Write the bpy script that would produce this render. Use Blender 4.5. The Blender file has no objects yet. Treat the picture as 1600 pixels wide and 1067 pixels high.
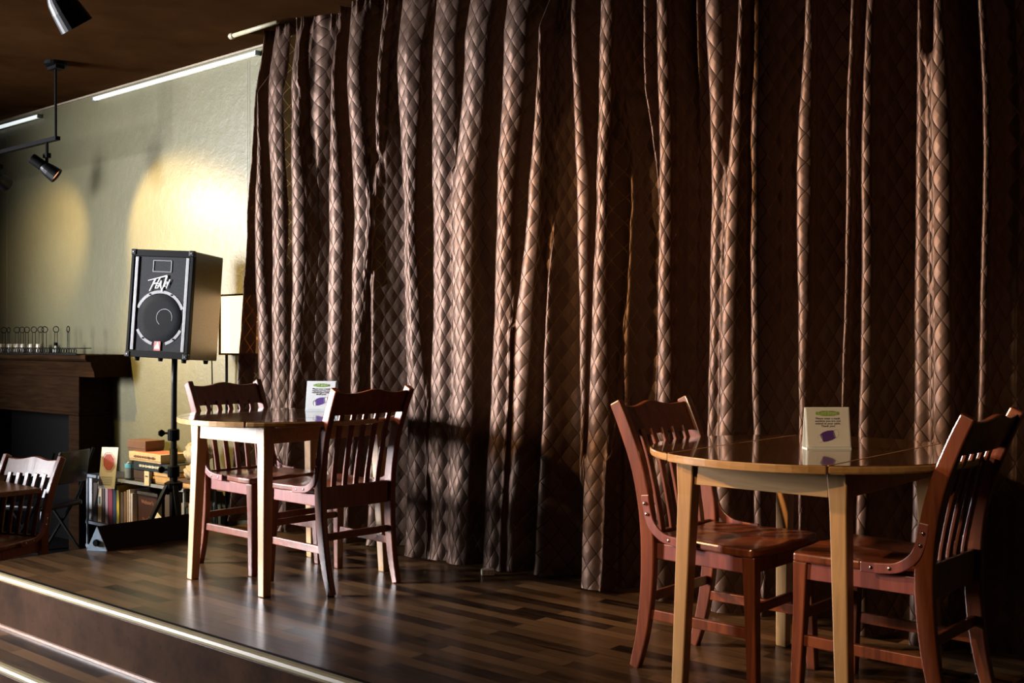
import bpy, bmesh, math, random
from mathutils import Vector, Matrix, Euler
random.seed(7)
PI = math.pi
C = bpy.context.scene.collection
SC = bpy.context.scene

# ---------------------------------------------------------------- camera, world, lights, exposure
# room axes: x runs along the curtain, y towards the back wall, z up; z = 0 is the stage floor
CA, SA = 0.7567, 0.6538
F = 1713.0
EYE = 1.10
YW = 4.20          # back wall
ZC = 2.97          # ceiling
ZF = -0.46         # main floor
cam = bpy.data.cameras.new('camera'); cam.sensor_width = 36; cam.lens = F / 1600 * 36
cam.clip_start = 0.05
cam_o = bpy.data.objects.new('camera', cam); C.objects.link(cam_o)
cam_o.location = (0, 0, EYE); cam_o.rotation_euler = (PI / 2, 0, math.atan2(SA, CA))
SC.camera = cam_o
SC.view_settings.view_transform = 'Standard'; SC.view_settings.look = 'None'
SC.view_settings.gamma = 1.0; SC.view_settings.exposure = 0.0
SC.view_settings.use_curve_mapping = False

w = bpy.data.worlds.new('world'); SC.world = w; w.use_nodes = True
w.node_tree.nodes['Background'].inputs[0].default_value = (0.5, 0.6, 0.7, 1)
w.node_tree.nodes['Background'].inputs[1].default_value = 0.004


def P(X, Z, z=0.0):
    """camera-frame ground position (right, forward) -> room coordinates"""
    return Vector((CA * X - SA * Z, SA * X + CA * Z, z))


def wallpt(px, py, d):
    """point seen at pixel (px, py) on the plane y = d"""
    rx = (px - 800) / F
    Z = d / (SA * rx + CA)
    return Vector((CA * rx * Z - SA * Z, d, EYE - (py - 532) / F * Z))


def ata(px, py, Z):
    return P((px - 800) / F * Z, Z, EYE - (py - 532) / F * Z)


def area(name, loc, target, sx, sy, power, col, spread=PI):
    l = bpy.data.lights.new(name, 'AREA'); l.shape = 'RECTANGLE'; l.size = sx; l.size_y = sy
    l.energy = power; l.color = col; l.spread = spread
    o = bpy.data.objects.new(name, l); C.objects.link(o); o.location = loc
    o.rotation_euler = (Vector(target) - Vector(loc)).to_track_quat('-Z', 'Y').to_euler()
    return o


def spot(name, loc, target, power, col, size, blend, rad=0.04):
    l = bpy.data.lights.new(name, 'SPOT'); l.energy = power; l.color = col
    l.spot_size = math.radians(size); l.spot_blend = blend; l.shadow_soft_size = rad
    o = bpy.data.objects.new(name, l); C.objects.link(o); o.location = loc
    o.rotation_euler = (Vector(target) - Vector(loc)).to_track_quat('-Z', 'Y').to_euler()
    return o


# daylight from the big window at the far left of the room
area('window_daylight', (-9.3, -1.6, 1.75), (-3.9, 3.9, 1.25), 1.5, 1.7, 560, (0.95, 0.95, 1.0), math.radians(85))
spot('window_patch', (-9.0, -1.2, 1.45), wallpt(95, 462, YW), 600, (0.80, 0.90, 1.0), 15, 1.0, 0.15)
# warm track spot over the seats, aimed at the right half of the stage
spot('track_spot_stage', (-5.4, 0.7, 2.35), (-2.35, 3.7, 1.35), 1700, (1.0, 0.60, 0.28), 44, 1.0, 0.05)
spot('fill_spot_table', P(-1.9, 0.7, 2.4), P(.90, 3.48, 0.60), 300, (1.0, 0.68, 0.38), 27, 1.0, 0.05)  # fill light added to brighten the right table and its sign
# track spots aimed at the olive wall
SPOT_A = P(-3.20, 7.36, 2.19)
SPOT_B = SPOT_A + Vector((-0.72, 0, 0))
SPOT_C = Vector((-7.70, 2.40, 2.66))
spot('track_spot_wall_a', SPOT_A + Vector((0.10, 0.05, -0.05)), wallpt(262, 362, YW), 120, (1.0, 0.70, 0.34), 88, 0.45, 0.03)
spot('track_spot_wall_b', SPOT_B + Vector((0.05, 0.08, -0.05)), wallpt(95, 372, YW), 70, (1.0, 0.68, 0.30), 80, 0.8, 0.03)
spot('track_spot_wall_c', SPOT_C + Vector((0.06, 0.07, -0.08)), wallpt(310, 610, YW), 1050, (1.0, 0.70, 0.26), 50, 1.0, 0.03)


# ---------------------------------------------------------------- materials
MATS = {}


class NT:
    def __init__(s, name):
        s.m = bpy.data.materials.new(name); s.m.use_nodes = True
        s.t = s.m.node_tree; s.b = s.t.nodes['Principled BSDF']

    def n(s, kind, **kw):
        nd = s.t.nodes.new(kind)
        for k, v in kw.items():
            setattr(nd, k, v)
        return nd

    def lk(s, a, b):
        s.t.links.new(a, b)

    def math(s, op, a, b=None, c=None):
        nd = s.n('ShaderNodeMath', operation=op)
        for i, v in enumerate((a, b, c)):
            if v is None: continue
            if isinstance(v, (int, float)): nd.inputs[i].default_value = v
            else: s.lk(v, nd.inputs[i])
        return nd.outputs[0]

    def ramp(s, fac, stops):
        r = s.n('ShaderNodeValToRGB'); e = r.color_ramp.elements
        while len(e) < len(stops): e.new(0.5)
        for i, (p, c) in enumerate(stops):
            e[i].position = p; e[i].color = (*c, 1)
        s.lk(fac, r.inputs[0]); return r.outputs[0]

    def mix(s, fac, a, b, mode='MIX'):
        nd = s.n('ShaderNodeMix', data_type='RGBA', blend_type=mode)
        for i, v in ((0, fac), (6, a), (7, b)):
            if isinstance(v, (int, float)): nd.inputs[i].default_value = v
            elif isinstance(v, tuple): nd.inputs[i].default_value = (*v, 1)
            else: s.lk(v, nd.inputs[i])
        return nd.outputs[2]

    def coord(s, scale=(1, 1, 1), rot=(0, 0, 0), out='Object'):
        tc = s.n('ShaderNodeTexCoord'); mp = s.n('ShaderNodeMapping')
        mp.inputs['Scale'].default_value = scale; mp.inputs['Rotation'].default_value = rot
        s.lk(tc.outputs[out], mp.inputs[0]); return mp.outputs[0]

    def noise(s, vec, scale, detail=4, rough=0.6, dist=0):
        nd = s.n('ShaderNodeTexNoise'); nd.inputs['Scale'].default_value = scale
        nd.inputs['Detail'].default_value = detail; nd.inputs['Roughness'].default_value = rough
        nd.inputs['Distortion'].default_value = dist
        s.lk(vec, nd.inputs['Vector']); return nd.outputs[0]

    def bump(s, h, strength, dist):
        nd = s.n('ShaderNodeBump'); nd.inputs['Strength'].default_value = strength
        nd.inputs['Distance'].default_value = dist
        s.lk(h, nd.inputs['Height']); s.lk(nd.outputs[0], s.b.inputs['Normal'])


def plain(name, col, rough=0.5, metal=0.0, var=0.15, scale=30, spec=0.5, coat=0.0):
    if name in MATS: return MATS[name]
    t = NT(name)
    nz = t.noise(t.coord(), scale, 3)
    c0 = tuple(max(0, c * (1 - var)) for c in col); c1 = tuple(min(1, c * (1 + var)) for c in col)
    t.lk(t.ramp(nz, [(0.3, c0), (0.7, c1)]), t.b.inputs['Base Color'])
    t.b.inputs['Roughness'].default_value = rough; t.b.inputs['Metallic'].default_value = metal
    t.b.inputs['Specular IOR Level'].default_value = spec
    t.b.inputs['Coat Weight'].default_value = coat; t.b.inputs['Coat Roughness'].default_value = 0.08
    MATS[name] = t.m; return t.m


def wood(name, dark, light, rough=0.3, axis='z', gscale=1.0, coat=0.3, coatr=0.12, spec=0.5):
    if name in MATS: return MATS[name]
    t = NT(name)
    sc = {'z': (22, 22, 1.6), 'x': (1.6, 22, 22), 'y': (22, 1.6, 22)}[axis]
    v = t.coord(tuple(q * gscale for q in sc))
    n1 = t.noise(v, 2.0, 6, 0.65, 0.6)
    n2 = t.noise(t.coord((6, 6, 6)), 1.0, 3)
    c = t.ramp(n1, [(0.3, dark), (0.72, light)])
    c = t.mix(t.math('MULTIPLY', n2, 0.35), c, dark)
    t.lk(c, t.b.inputs['Base Color'])
    t.b.inputs['Roughness'].default_value = rough
    t.b.inputs['Specular IOR Level'].default_value = spec
    t.b.inputs['Coat Weight'].default_value = coat; t.b.inputs['Coat Roughness'].default_value = coatr
    t.bump(n1, 0.08, 0.002)
    MATS[name] = t.m; return t.m


M_CHAIR = wood('cherry wood', (0.085, 0.018, 0.006), (0.24, 0.058, 0.016), 0.34, 'z')
M_STRAP = wood('plum stained wood', (0.16, 0.04, 0.03), (0.27, 0.08, 0.06), 0.38, 'z')
M_LEG = wood('honey wood', (0.32, 0.165, 0.055), (0.54, 0.30, 0.11), 0.4, 'z', 1, .45, .32)
M_APRON = wood('honey wood apron', (0.32, 0.17, 0.06), (0.54, 0.31, 0.12), 0.4, 'x', 1, .45, .32)
M_TOP = wood('varnished table wood', (0.055, 0.024, 0.009), (0.15, 0.065, 0.022), 0.16, 'y', 0.5, 1.0, 0.045)
M_EDGE = wood('worn table edge', (0.36, 0.19, 0.07), (0.58, 0.34, 0.14), 0.3, 'x')
M_MANTEL = wood('dark mantel wood', (0.008, 0.0035, 0.0015), (0.024, 0.011, 0.004), 0.7, 'x', 1, 0, .3, .02)
M_BLACK = plain('black paint', (0.0028, 0.0028, 0.003), 0.6, 0, .15, 30, .07)
M_BLKMETAL = plain('black metal', (0.004, 0.0044, 0.005), 0.4, 0.0, .15, 30, .22)
M_GREYMETAL = plain('grey metal', (0.30, 0.36, 0.42), 0.45, 0.3)
M_STEEL = plain('bolt steel', (0.6, 0.55, 0.5), 0.25, 1.0)
M_CREAM = plain('cream paint', (0.62, 0.58, 0.45), 0.5)
M_WHITE = plain('white card', (0.80, 0.80, 0.78), 0.5, 0, 0.03)
M_PAPER = plain('book pages', (0.62, 0.55, 0.42), 0.8, 0, 0.1, 90)


def wall_mat():
    t = NT('olive plaster')
    v = t.coord()
    n1 = t.noise(v, 1.3, 5, 0.6); n2 = t.noise(v, 14, 6, 0.7, 0.4); n3 = t.noise(v, 60, 4, 0.6)
    c = t.ramp(n1, [(0.3, (0.088, 0.081, 0.038)), (0.7, (0.110, 0.102, 0.050))])
    c = t.mix(t.math('MULTIPLY', n2, 0.25), c, (0.16, 0.15, 0.10))
    t.lk(c, t.b.inputs['Base Color']); t.b.inputs['Roughness'].default_value = 0.42
    h = t.math('ADD', t.math('MULTIPLY', n2, 1.0), t.math('MULTIPLY', n3, 0.3))
    t.bump(h, 0.35, 0.01); return t.m


def plank_mat(name, dark, light, rough):
    t = NT(name)
    v = t.coord()
    br = t.n('ShaderNodeTexBrick'); t.lk(v, br.inputs['Vector'])
    br.inputs['Scale'].default_value = 1.0
    br.inputs['Brick Width'].default_value = 0.46; br.inputs['Row Height'].default_value = 0.068
    br.inputs['Mortar Size'].default_value = 0.0012; br.inputs['Mortar Smooth'].default_value = 0.1
    br.inputs['Bias'].default_value = -0.1
    br.offset = 0.37; br.offset_frequency = 2
    br.inputs['Color1'].default_value = (0.0, 0.0, 0.0, 1); br.inputs['Color2'].default_value = (1, 1, 1, 1)
    br.inputs['Mortar'].default_value = (0, 0, 0, 1)
    g = t.noise(t.coord((2.2, 26, 26)), 2.0, 6, 0.7, 0.8)
    big = t.noise(t.coord((0.9, 3, 1)), 1.5, 3)
    s = t.math('ADD', t.math('MULTIPLY', br.outputs['Color'], 0.50), t.math('MULTIPLY', g, 0.55))
    s = t.math('ADD', s, t.math('MULTIPLY', big, 0.12))
    c = t.ramp(s, [(0.30, dark), (0.50, tuple((a + b) / 2.6 for a, b in zip(dark, light))), (0.92, light)])
    c = t.mix(br.outputs['Fac'], c, (0.006, 0.004, 0.002))
    t.lk(c, t.b.inputs['Base Color']); t.b.inputs['Roughness'].default_value = rough
    t.b.inputs['Coat Weight'].default_value = 0.10; t.b.inputs['Coat Roughness'].default_value = 0.14
    t.b.inputs['Specular IOR Level'].default_value = 0.2
    t.bump(t.math('SUBTRACT', g, t.math('MULTIPLY', br.outputs['Fac'], 2.0)), 0.12, 0.002)
    return t.m


def curtain_mat():
    t = NT('diamond quilted satin')
    uv = t.n('ShaderNodeUVMap'); uv.uv_map = 'cloth'
    sp = t.n('ShaderNodeSeparateXYZ'); t.lk(uv.outputs[0], sp.inputs[0])
    u = t.math('DIVIDE', sp.outputs[0], 0.066); v = t.math('DIVIDE', sp.outputs[1], 0.112)
    p = t.math('ADD', u, v); q = t.math('SUBTRACT', u, v)
    p = t.math('ADD', p, 400.0); q = t.math('ADD', q, 400.0)

    def edge(x):
        f = t.math('FRACT', x)
        return t.math('MINIMUM', f, t.math('SUBTRACT', 1.0, f))
    ep, eq = edge(p), edge(q)
    e = t.math('MINIMUM', ep, eq)
    line = t.n('ShaderNodeMapRange'); line.interpolation_type = 'SMOOTHSTEP'
    t.lk(e, line.inputs[0]); line.inputs[1].default_value = 0.004; line.inputs[2].default_value = 0.042
    line.inputs[3].default_value = 1.0; line.inputs[4].default_value = 0.0
    par = t.math('MODULO', t.math('ADD', t.math('FLOOR', p), t.math('FLOOR', q)), 2.0)
    vec = t.coord((30, 30, 4)); nz = t.noise(vec, 3, 4)
    c = t.ramp(nz, [(0.3, (0.070, 0.043, 0.031)), (0.7, (0.090, 0.055, 0.040))])
    c = t.mix(t.math('MULTIPLY', par, 0.22), c, (0.052, 0.031, 0.022))
    c = t.mix(line.outputs[0], c, (0.016, 0.009, 0.008))
    t.lk(c, t.b.inputs['Base Color'])
    b = t.b
    b.inputs['Metallic'].default_value = 0.65; b.inputs['Roughness'].default_value = 0.50; b.inputs['Specular IOR Level'].default_value = 0.16
    b.inputs['Sheen Weight'].default_value = 0.0; b.inputs['Sheen Roughness'].default_value = 0.4
    b.inputs['Sheen Tint'].default_value = (0.8, 0.7, 0.65, 1)
    # quilted cells stand a little proud of the seams; alternate cells lie at slightly different heights
    cell = t.math('MULTIPLY', t.math('POWER', t.math('MULTIPLY', ep, eq), 0.5), 2.0)
    fine = t.noise(t.coord((1, 1, 1)), 700, 2)
    h = t.math('ADD', t.math('MULTIPLY', cell, 1.0), t.math('MULTIPLY', fine, 0.03))
    t.bump(h, 0.8, 0.0060)
    # the cloth lets a little lamp light through
    tr = t.n('ShaderNodeBsdfTranslucent'); tr.inputs[0].default_value = (0.55, 0.24, 0.07, 1)
    mx = t.n('ShaderNodeMixShader'); mx.inputs[0].default_value = 0.025
    out = t.t.nodes['Material Output']
    t.lk(b.outputs[0], mx.inputs[1]); t.lk(tr.outputs[0], mx.inputs[2])
    # a thin weave: a little can be seen through it, more along the stitched seams
    tp = t.n('ShaderNodeBsdfTransparent'); tp.inputs[0].default_value = (1.0, 0.62, 0.30, 1)
    m2 = t.n('ShaderNodeMixShader'); t.lk(t.math('ADD', t.math('MULTIPLY', line.outputs[0], 0.20), 0.05), m2.inputs[0])
    t.lk(mx.outputs[0], m2.inputs[1]); t.lk(tp.outputs[0], m2.inputs[2]); t.lk(m2.outputs[0], out.inputs[0])
    return t.m


def emis(name, col, strength):
    m = bpy.data.materials.new(name); m.use_nodes = True
    b = m.node_tree.nodes['Principled BSDF']
    b.inputs['Base Color'].default_value = (*col, 1); b.inputs['Emission Color'].default_value = (*col, 1)
    b.inputs['Emission Strength'].default_value = strength
    return m


# ---------------------------------------------------------------- mesh helpers
def mesh_obj(name, bm, mat, parent=None, smooth=False, bevel=0, uv=None):
    me = bpy.data.meshes.new(name); bm.normal_update(); bm.to_mesh(me); bm.free()
    if isinstance(mat, (list, tuple)):
        for m in mat: me.materials.append(m)
    else: me.materials.append(mat)
    if smooth:
        for p in me.polygons: p.use_smooth = True
    o = bpy.data.objects.new(name, me); C.objects.link(o)
    if parent: o.parent = parent
    if bevel:
        b = o.modifiers.new('bevel', 'BEVEL'); b.width = bevel; b.segments = 2
        b.limit_method = 'ANGLE'; b.angle_limit = math.radians(40)
    return o


def thing(name, label, cat, loc=(0, 0, 0), rz=0, group=None):
    o = bpy.data.objects.new(name, None); C.objects.link(o); o.location = loc; o.rotation_euler = (0, 0, rz)
    o['label'] = label; o['category'] = cat
    if group: o['group'] = group
    return o


def tag(o, label, cat, group=None, kind=None):
    o['label'] = label; o['category'] = cat
    if group: o['group'] = group
    if kind: o['kind'] = kind
    return o


def struct(name, bm, mat, label=None):
    o = mesh_obj(name, bm, mat); o['kind'] = 'structure'
    if label: o['label'] = label
    return o


def box(bm, c, s, rot=None, mi=0):
    """box centred at c with full size s"""
    m = Matrix.Translation(c)
    if rot is not None: m = m @ rot.to_4x4()
    r = bmesh.ops.create_cube(bm, size=1, matrix=m @ Matrix.Diagonal((*s, 1)))
    fs = set(f for v in r['verts'] for f in v.link_faces)
    for f in fs: f.material_index = mi
    return r['verts']


def bxo(name, c, s, mat, parent=None, bevel=0, rot=None):
    bm = bmesh.new(); box(bm, c, s, rot)
    return mesh_obj(name, bm, mat, parent, bevel=bevel)


def poly(bm, pts, mi=0):
    f = bm.faces.new([bm.verts.new(p) for p in pts]); f.material_index = mi; return f


def prism(bm, pts, vec, mi=0):
    """extrude the planar outline pts (3D) by vec into a closed solid"""
    vec = Vector(vec); n = len(pts)
    a = [bm.verts.new(p) for p in pts]; b = [bm.verts.new(Vector(p) + vec) for p in pts]
    fs = [bm.faces.new(a), bm.faces.new(b[::-1])]
    for i in range(n):
        fs.append(bm.faces.new((a[i], b[i], b[(i + 1) % n], a[(i + 1) % n])))
    for f in fs: f.material_index = mi
    bmesh.ops.recalc_face_normals(bm, faces=fs)


def catmull(pts, n=6):
    pts = [Vector(p) for p in pts]; out = []
    for i in range(len(pts) - 1):
        p0 = pts[max(i - 1, 0)]; p1 = pts[i]; p2 = pts[i + 1]; p3 = pts[min(i + 2, len(pts) - 1)]
        for k in range(n):
            t = k / n
            out.append(0.5 * ((2 * p1) + (p2 - p0) * t + (2 * p0 - 5 * p1 + 4 * p2 - p3) * t * t + (3 * p1 - p0 - 3 * p2 + p3) * t ** 3))
    out.append(pts[-1]); return out


def sweep_rect(bm, pts, sizes, xax=(1, 0, 0)):
    """rectangular bar along pts; sizes = [(width along xax, thickness across)]"""
    xax = Vector(xax); rings = []; n = len(pts)
    for i, p in enumerate(pts):
        t = (pts[min(i + 1, n - 1)] - pts[max(i - 1, 0)]).normalized()
        x = (xax - t * xax.dot(t)).normalized(); y = t.cross(x)
        if callable(sizes): w_, h_ = sizes(i / (n - 1))
        else: w_, h_ = sizes
        rings.append([bm.verts.new(p + x * (a * w_ / 2) + y * (b * h_ / 2)) for a, b in ((-1, -1), (1, -1), (1, 1), (-1, 1))])
    fs = []
    for r0, r1 in zip(rings, rings[1:]):
        for k in range(4):
            fs.append(bm.faces.new((r0[k], r0[(k + 1) % 4], r1[(k + 1) % 4], r1[k])))
    fs.append(bm.faces.new(rings[0][::-1])); fs.append(bm.faces.new(rings[-1]))
    bmesh.ops.recalc_face_normals(bm, faces=fs)


def tube(bm, pts, r, seg=8, closed=False):
    pts = [Vector(p) for p in pts]; n = len(pts); rings = []
    up = Vector((0.13, 0.31, 0.94))
    for i, p in enumerate(pts):
        a = pts[(i - 1) % n] if closed else pts[max(i - 1, 0)]
        b = pts[(i + 1) % n] if closed else pts[min(i + 1, n - 1)]
        t = (b - a).normalized()
        x = t.cross(up)
        if x.length < 0.05: x = t.cross(Vector((1, 0, 0)))
        x.normalize(); y = t.cross(x)
        rr = r(i / (n - 1)) if callable(r) else r
        rings.append([bm.verts.new(p + (x * math.cos(2 * PI * k / seg) + y * math.sin(2 * PI * k / seg)) * rr) for k in range(seg)])
    fs = []
    pairs = list(zip(rings, rings[1:])) + ([(rings[-1], rings[0])] if closed else [])
    for r0, r1 in pairs:
        for k in range(seg):
            fs.append(bm.faces.new((r0[k], r0[(k + 1) % seg], r1[(k + 1) % seg], r1[k])))
    if not closed:
        fs.append(bm.faces.new(rings[0][::-1])); fs.append(bm.faces.new(rings[-1]))
    bmesh.ops.recalc_face_normals(bm, faces=fs)


def lathe(bm, prof, c=(0, 0, 0), seg=24, rot=None):
    """prof = [(r, z)]"""
    c = Vector(c); rings = []
    for r, z in prof:
        ring = []
        for k in range(seg):
            p = Vector((r * math.cos(2 * PI * k / seg), r * math.sin(2 * PI * k / seg), z))
            if rot is not None: p = rot @ p
            ring.append(bm.verts.new(c + p))
        rings.append(ring)
    fs = []
    for r0, r1 in zip(rings, rings[1:]):
        for k in range(seg):
            fs.append(bm.faces.new((r0[k], r0[(k + 1) % seg], r1[(k + 1) % seg], r1[k])))
    fs.append(bm.faces.new(rings[0][::-1])); fs.append(bm.faces.new(rings[-1]))
    bmesh.ops.recalc_face_normals(bm, faces=fs)


def copy_tree(o, parent=None):
    c = o.copy(); C.objects.link(c)
    if parent: c.parent = parent
    for ch in list(o.children): copy_tree(ch, c)
    return c


def lettering(name, text, size, mat, parent, loc, rot, align='CENTER', extrude=0.0004, stretch=1.0):
    cu = bpy.data.curves.new(name, 'FONT'); cu.body = text; cu.size = size; cu.extrude = extrude
    cu.align_x = align; cu.align_y = 'CENTER'; cu.space_line = 0.9; cu.resolution_u = 3
    t = bpy.data.objects.new(name + '_src', cu); C.objects.link(t)
    bpy.context.view_layer.update()
    me = bpy.data.meshes.new_from_object(t.evaluated_get(bpy.context.evaluated_depsgraph_get()))
    bpy.data.objects.remove(t); bpy.data.curves.remove(cu)
    me.materials.clear(); me.materials.append(mat)
    o = bpy.data.objects.new(name, me); C.objects.link(o); o.parent = parent
    o.location = loc; o.rotation_euler = rot; o.scale = (stretch, 1, 1)
    return o


# ---------------------------------------------------------------- room shell
m_wall = wall_mat()
bm = bmesh.new(); box(bm, (-4.5, YW + 0.05, (ZF + ZC) / 2), (13, 0.1, ZC - ZF)); struct('wall_back', bm, m_wall)
m_dark = plain('dark side wall paint', (0.012, 0.010, 0.008), 0.8)
bm = bmesh.new(); box(bm, (1.25, 0.85, (ZF + ZC) / 2), (0.1, 6.7, ZC - ZF)); struct('wall_right', bm, m_dark)
t = NT('brown ceiling paint')
n1 = t.noise(t.coord(), 3, 4)
t.lk(t.ramp(n1, [(0.3, (0.030, 0.013, 0.0045)), (0.7, (0.046, 0.020, 0.0075))]), t.b.inputs['Base Color'])
t.b.inputs['Roughness'].default_value = 0.95; t.b.inputs['Specular IOR Level'].default_value = 0.0
bm = bmesh.new(); box(bm, (-4.5, 0.9, ZC + 0.05), (13, 6.8, 0.1)); struct('ceiling', bm, t.m)
m_floor = plank_mat('dark floor boards', (0.006, 0.003, 0.002), (0.03, 0.015, 0.008), 0.4)
bm = bmesh.new(); box(bm, (-4.5, 0.9, ZF - 0.05), (13, 6.8, 0.1)); struct('floor', bm, m_floor)
# left wall with the big window the daylight comes through
bm = bmesh.new()
for c, s in (((-10.95, -2.35, 1.25), (0.1, 0.3, 3.43)), ((-10.95, 2.75, 1.25), (0.1, 3.1, 3.43)),
             ((-10.95, -0.5, 2.83), (0.1, 3.4, 0.28)), ((-10.95, -0.5, 0.02), (0.1, 3.4, 0.96))):
    box(bm, c, s)
struct('wall_left', bm, m_dark)
bm = bmesh.new()
for y in (-2.15, -0.5, 1.15): box(bm, (-10.95, y, 1.6), (0.06, 0.08, 2.2))
for z in (0.54, 2.66): box(bm, (-10.95, -0.5, z), (0.06, 3.4, 0.08))
struct('window_1', bm, M_CREAM)
# unseen pier, added so its edge shades the right end of the stage
bm = bmesh.new(); box(bm, (-6.85, -1.46, (ZF + ZC) / 2), (0.22, 2.70, ZC - ZF - .01)); struct('blocker_pier', bm, m_dark)
bm = bmesh.new(); box(bm, (-7.75, 1.13, (ZF + 1.15) / 2), (1.27, 0.12, 1.15 - ZF - .01), Matrix.Rotation(math.radians(150), 3, 'Z')); struct('blocker_low', bm, m_dark)  # unseen half wall added to keep daylight off the lower left
# stage
m_stage = plank_mat('walnut strip floor', (0.008, 0.0035, 0.0018), (0.17, 0.085, 0.034), 0.30)
bm = bmesh.new(); box(bm, (-2.2, 3.27, -0.02), (6.66, 1.84, 0.04)); o = struct('floor_stage', bm, m_stage)
t = NT('speckled brown riser board')
v = t.coord((1, 1, 1)); n1 = t.noise(v, 5, 6, 0.7); n2 = t.noise(v, 38, 3, 0.5)
c = t.ramp(n1, [(0.3, (0.016, 0.007, 0.0032)), (0.7, (0.046, 0.021, 0.010))])
c = t.mix(t.ramp(n2, [(0.62, (0, 0, 0)), (0.75, (1, 1, 1))]), c, (0.02, 0.010, 0.006))
t.lk(c, t.b.inputs['Base Color']); t.b.inputs['Roughness'].default_value = 0.6; t.b.inputs['Specular IOR Level'].default_value = 0.03
m_riser = t.m
bm = bmesh.new(); box(bm, (-2.2, 2.365, -0.25), (6.66, 0.03, 0.42)); box(bm, (-5.515, 3.28, -0.25), (0.03, 1.80, 0.42))
struct('trim_1', bm, m_riser)
bm = bmesh.new(); box(bm, (-2.2, 2.21, -0.27), (6.66, 0.28, 0.04)); struct('floor_step', bm, m_stage)
bm = bmesh.new(); box(bm, (-2.2, 2.095, -0.375), (6.66, 0.03, 0.17)); struct('trim_2', bm, m_riser)
m_nose = plain('pale brass nosing', (0.27, 0.215, 0.11), 0.5, 0.0, 0.08, 12)


def nosing(name, y, z):
    bm = bmesh.new()
    prof = [(0, 0.004), (-0.016, 0.004), (-0.026, -0.001), (-0.031, -0.011), (-0.030, -0.020), (-0.024, -0.026), (-0.004, -0.028), (0, -0.028)]
    prism(bm, [(-5.53, y + a, z + b) for a, b in prof], (6.66, 0, 0))
    struct(name, bm, m_nose)


nosing('trim_3', 2.352, 0.0); nosing('trim_4', 2.082, -0.25)
bm = bmesh.new(); box(bm, (-2.2, 2.343, -0.243), (6.66, 0.012, 0.012)); struct('trim_5', bm, plain('rosy quarter trim', (0.30, 0.19, 0.14), 0.35))
bm = bmesh.new(); box(bm, (-2.2, 2.362, 0.0025), (6.66, 0.016, 0.003)); struct('trim_6', bm, M_BLACK)
# pale cornice line between ceiling and back wall
bm = bmesh.new(); box(bm, (-4.5, YW - 0.006, ZC - 0.008), (13, 0.012, 0.014)); struct('trim_7', bm, plain('tan cornice', (.22, .18, .12), .6))
# faint vertical panel joints in the plaster
bm = bmesh.new()
for px in (387, 390.5, 11): p = wallpt(px, 300, YW); box(bm, (p.x, YW - 0.0005, 1.3), (0.0022, 0.002, 3.2))
struct('trim_8', bm, plain('panel joint paint', (0.20, 0.20, 0.13), 0.7))

# ---------------------------------------------------------------- curtain
m_curt = curtain_mat()
# bands: (left,right) pixel edges of every standing fold at three heights, and fold depth
LEFT = [
    ((397, 399), (383, 384.5), (370, 372), .12),
    ((401, 404), (396, 408), (402, 418), .14),
    ((417, 438), (422, 440), (424, 443), .14),
    ((452, 462), (454, 471), (450, 459), .14),
    ((475, 480), (478, 479), (478, 479), .10),
    ((488, 503), (489, 490), (489, 490), .08),
    ((515, 522), (511, 532), (508, 527), .14),
    ((540, 560), (550, 569), (544, 557), .14),
    ((588, 592), (582, 583.5), (578, 585), .11),
    ((601, 608), (600, 601), (600, 601), .08),
    ((619, 652), (628, 645), (634, 660), .15),
    ((672, 706), (674, 704), (672, 703), .14),
    ((722, 757), (706, 737), (705, 736), .145),
    ((783, 817), (774, 798), (764, 790), .145),
    ((840, 844.5), (822, 841), (793, 820), .13),
    ((862, 863), (860, 861), (846, 856), .10),
    ((890, 901), (898, 919), (905, 914), .13),
    ((936, 957), (929, 946), (918, 945), .15),
    ((975, 976), (983, 986), (973, 980), .09),
    ((1002, 1009), (1012, 1014), (1006, 1008), .10),
    ((1023, 1042), (1028, 1048), (1022, 1046), .14),
    ((1085, 1090), (1085, 1086), (1082, 1083), .08),
    ((1098, 1128), (1110, 1130), (1103, 1120), .13),
    ((1152, 1161), (1134, 1154), (1122, 1145), .15),
]
RIGHT = [
    ((1174, 1187), (1168, 1181), (1174, 1188), .12),
    ((1212, 1213), (1212, 1214), (1214, 1217), .07),
    ((1258, 1269), (1241, 1266), (1246, 1259), .12),
    ((1300, 1301), (1298, 1299), (1296, 1297), .07),
    ((1329, 1338), (1319, 1330), (1313, 1320), .12),
    ((1353, 1364), (1345, 1362), (1340, 1359), .125),
    ((1400, 1401), (1398, 1399), (1396, 1397), .07),
    ((1432, 1438), (1429, 1450), (1425, 1452), .12),
    ((1458, 1469), (1454, 1488), (1456, 1488), .125),
    ((1522, 1534), (1535, 1548), (1525, 1540), .11),
    ((1578, 1582), (1590, 1594), (1585, 1589), .05),
    ((1640, 1655), (1650, 1668), (1645, 1662), .11),
    ((1720, 1740), (1720, 1745), (1720, 1742), .11),
]
YB = 4.105
for _l in (LEFT, RIGHT):
    for _i, _b in enumerate(_l): _l[_i] = (*_b[:3], _b[3] * 1.38)
ZLEV = (2.55, 1.70, 0.80)


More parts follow.
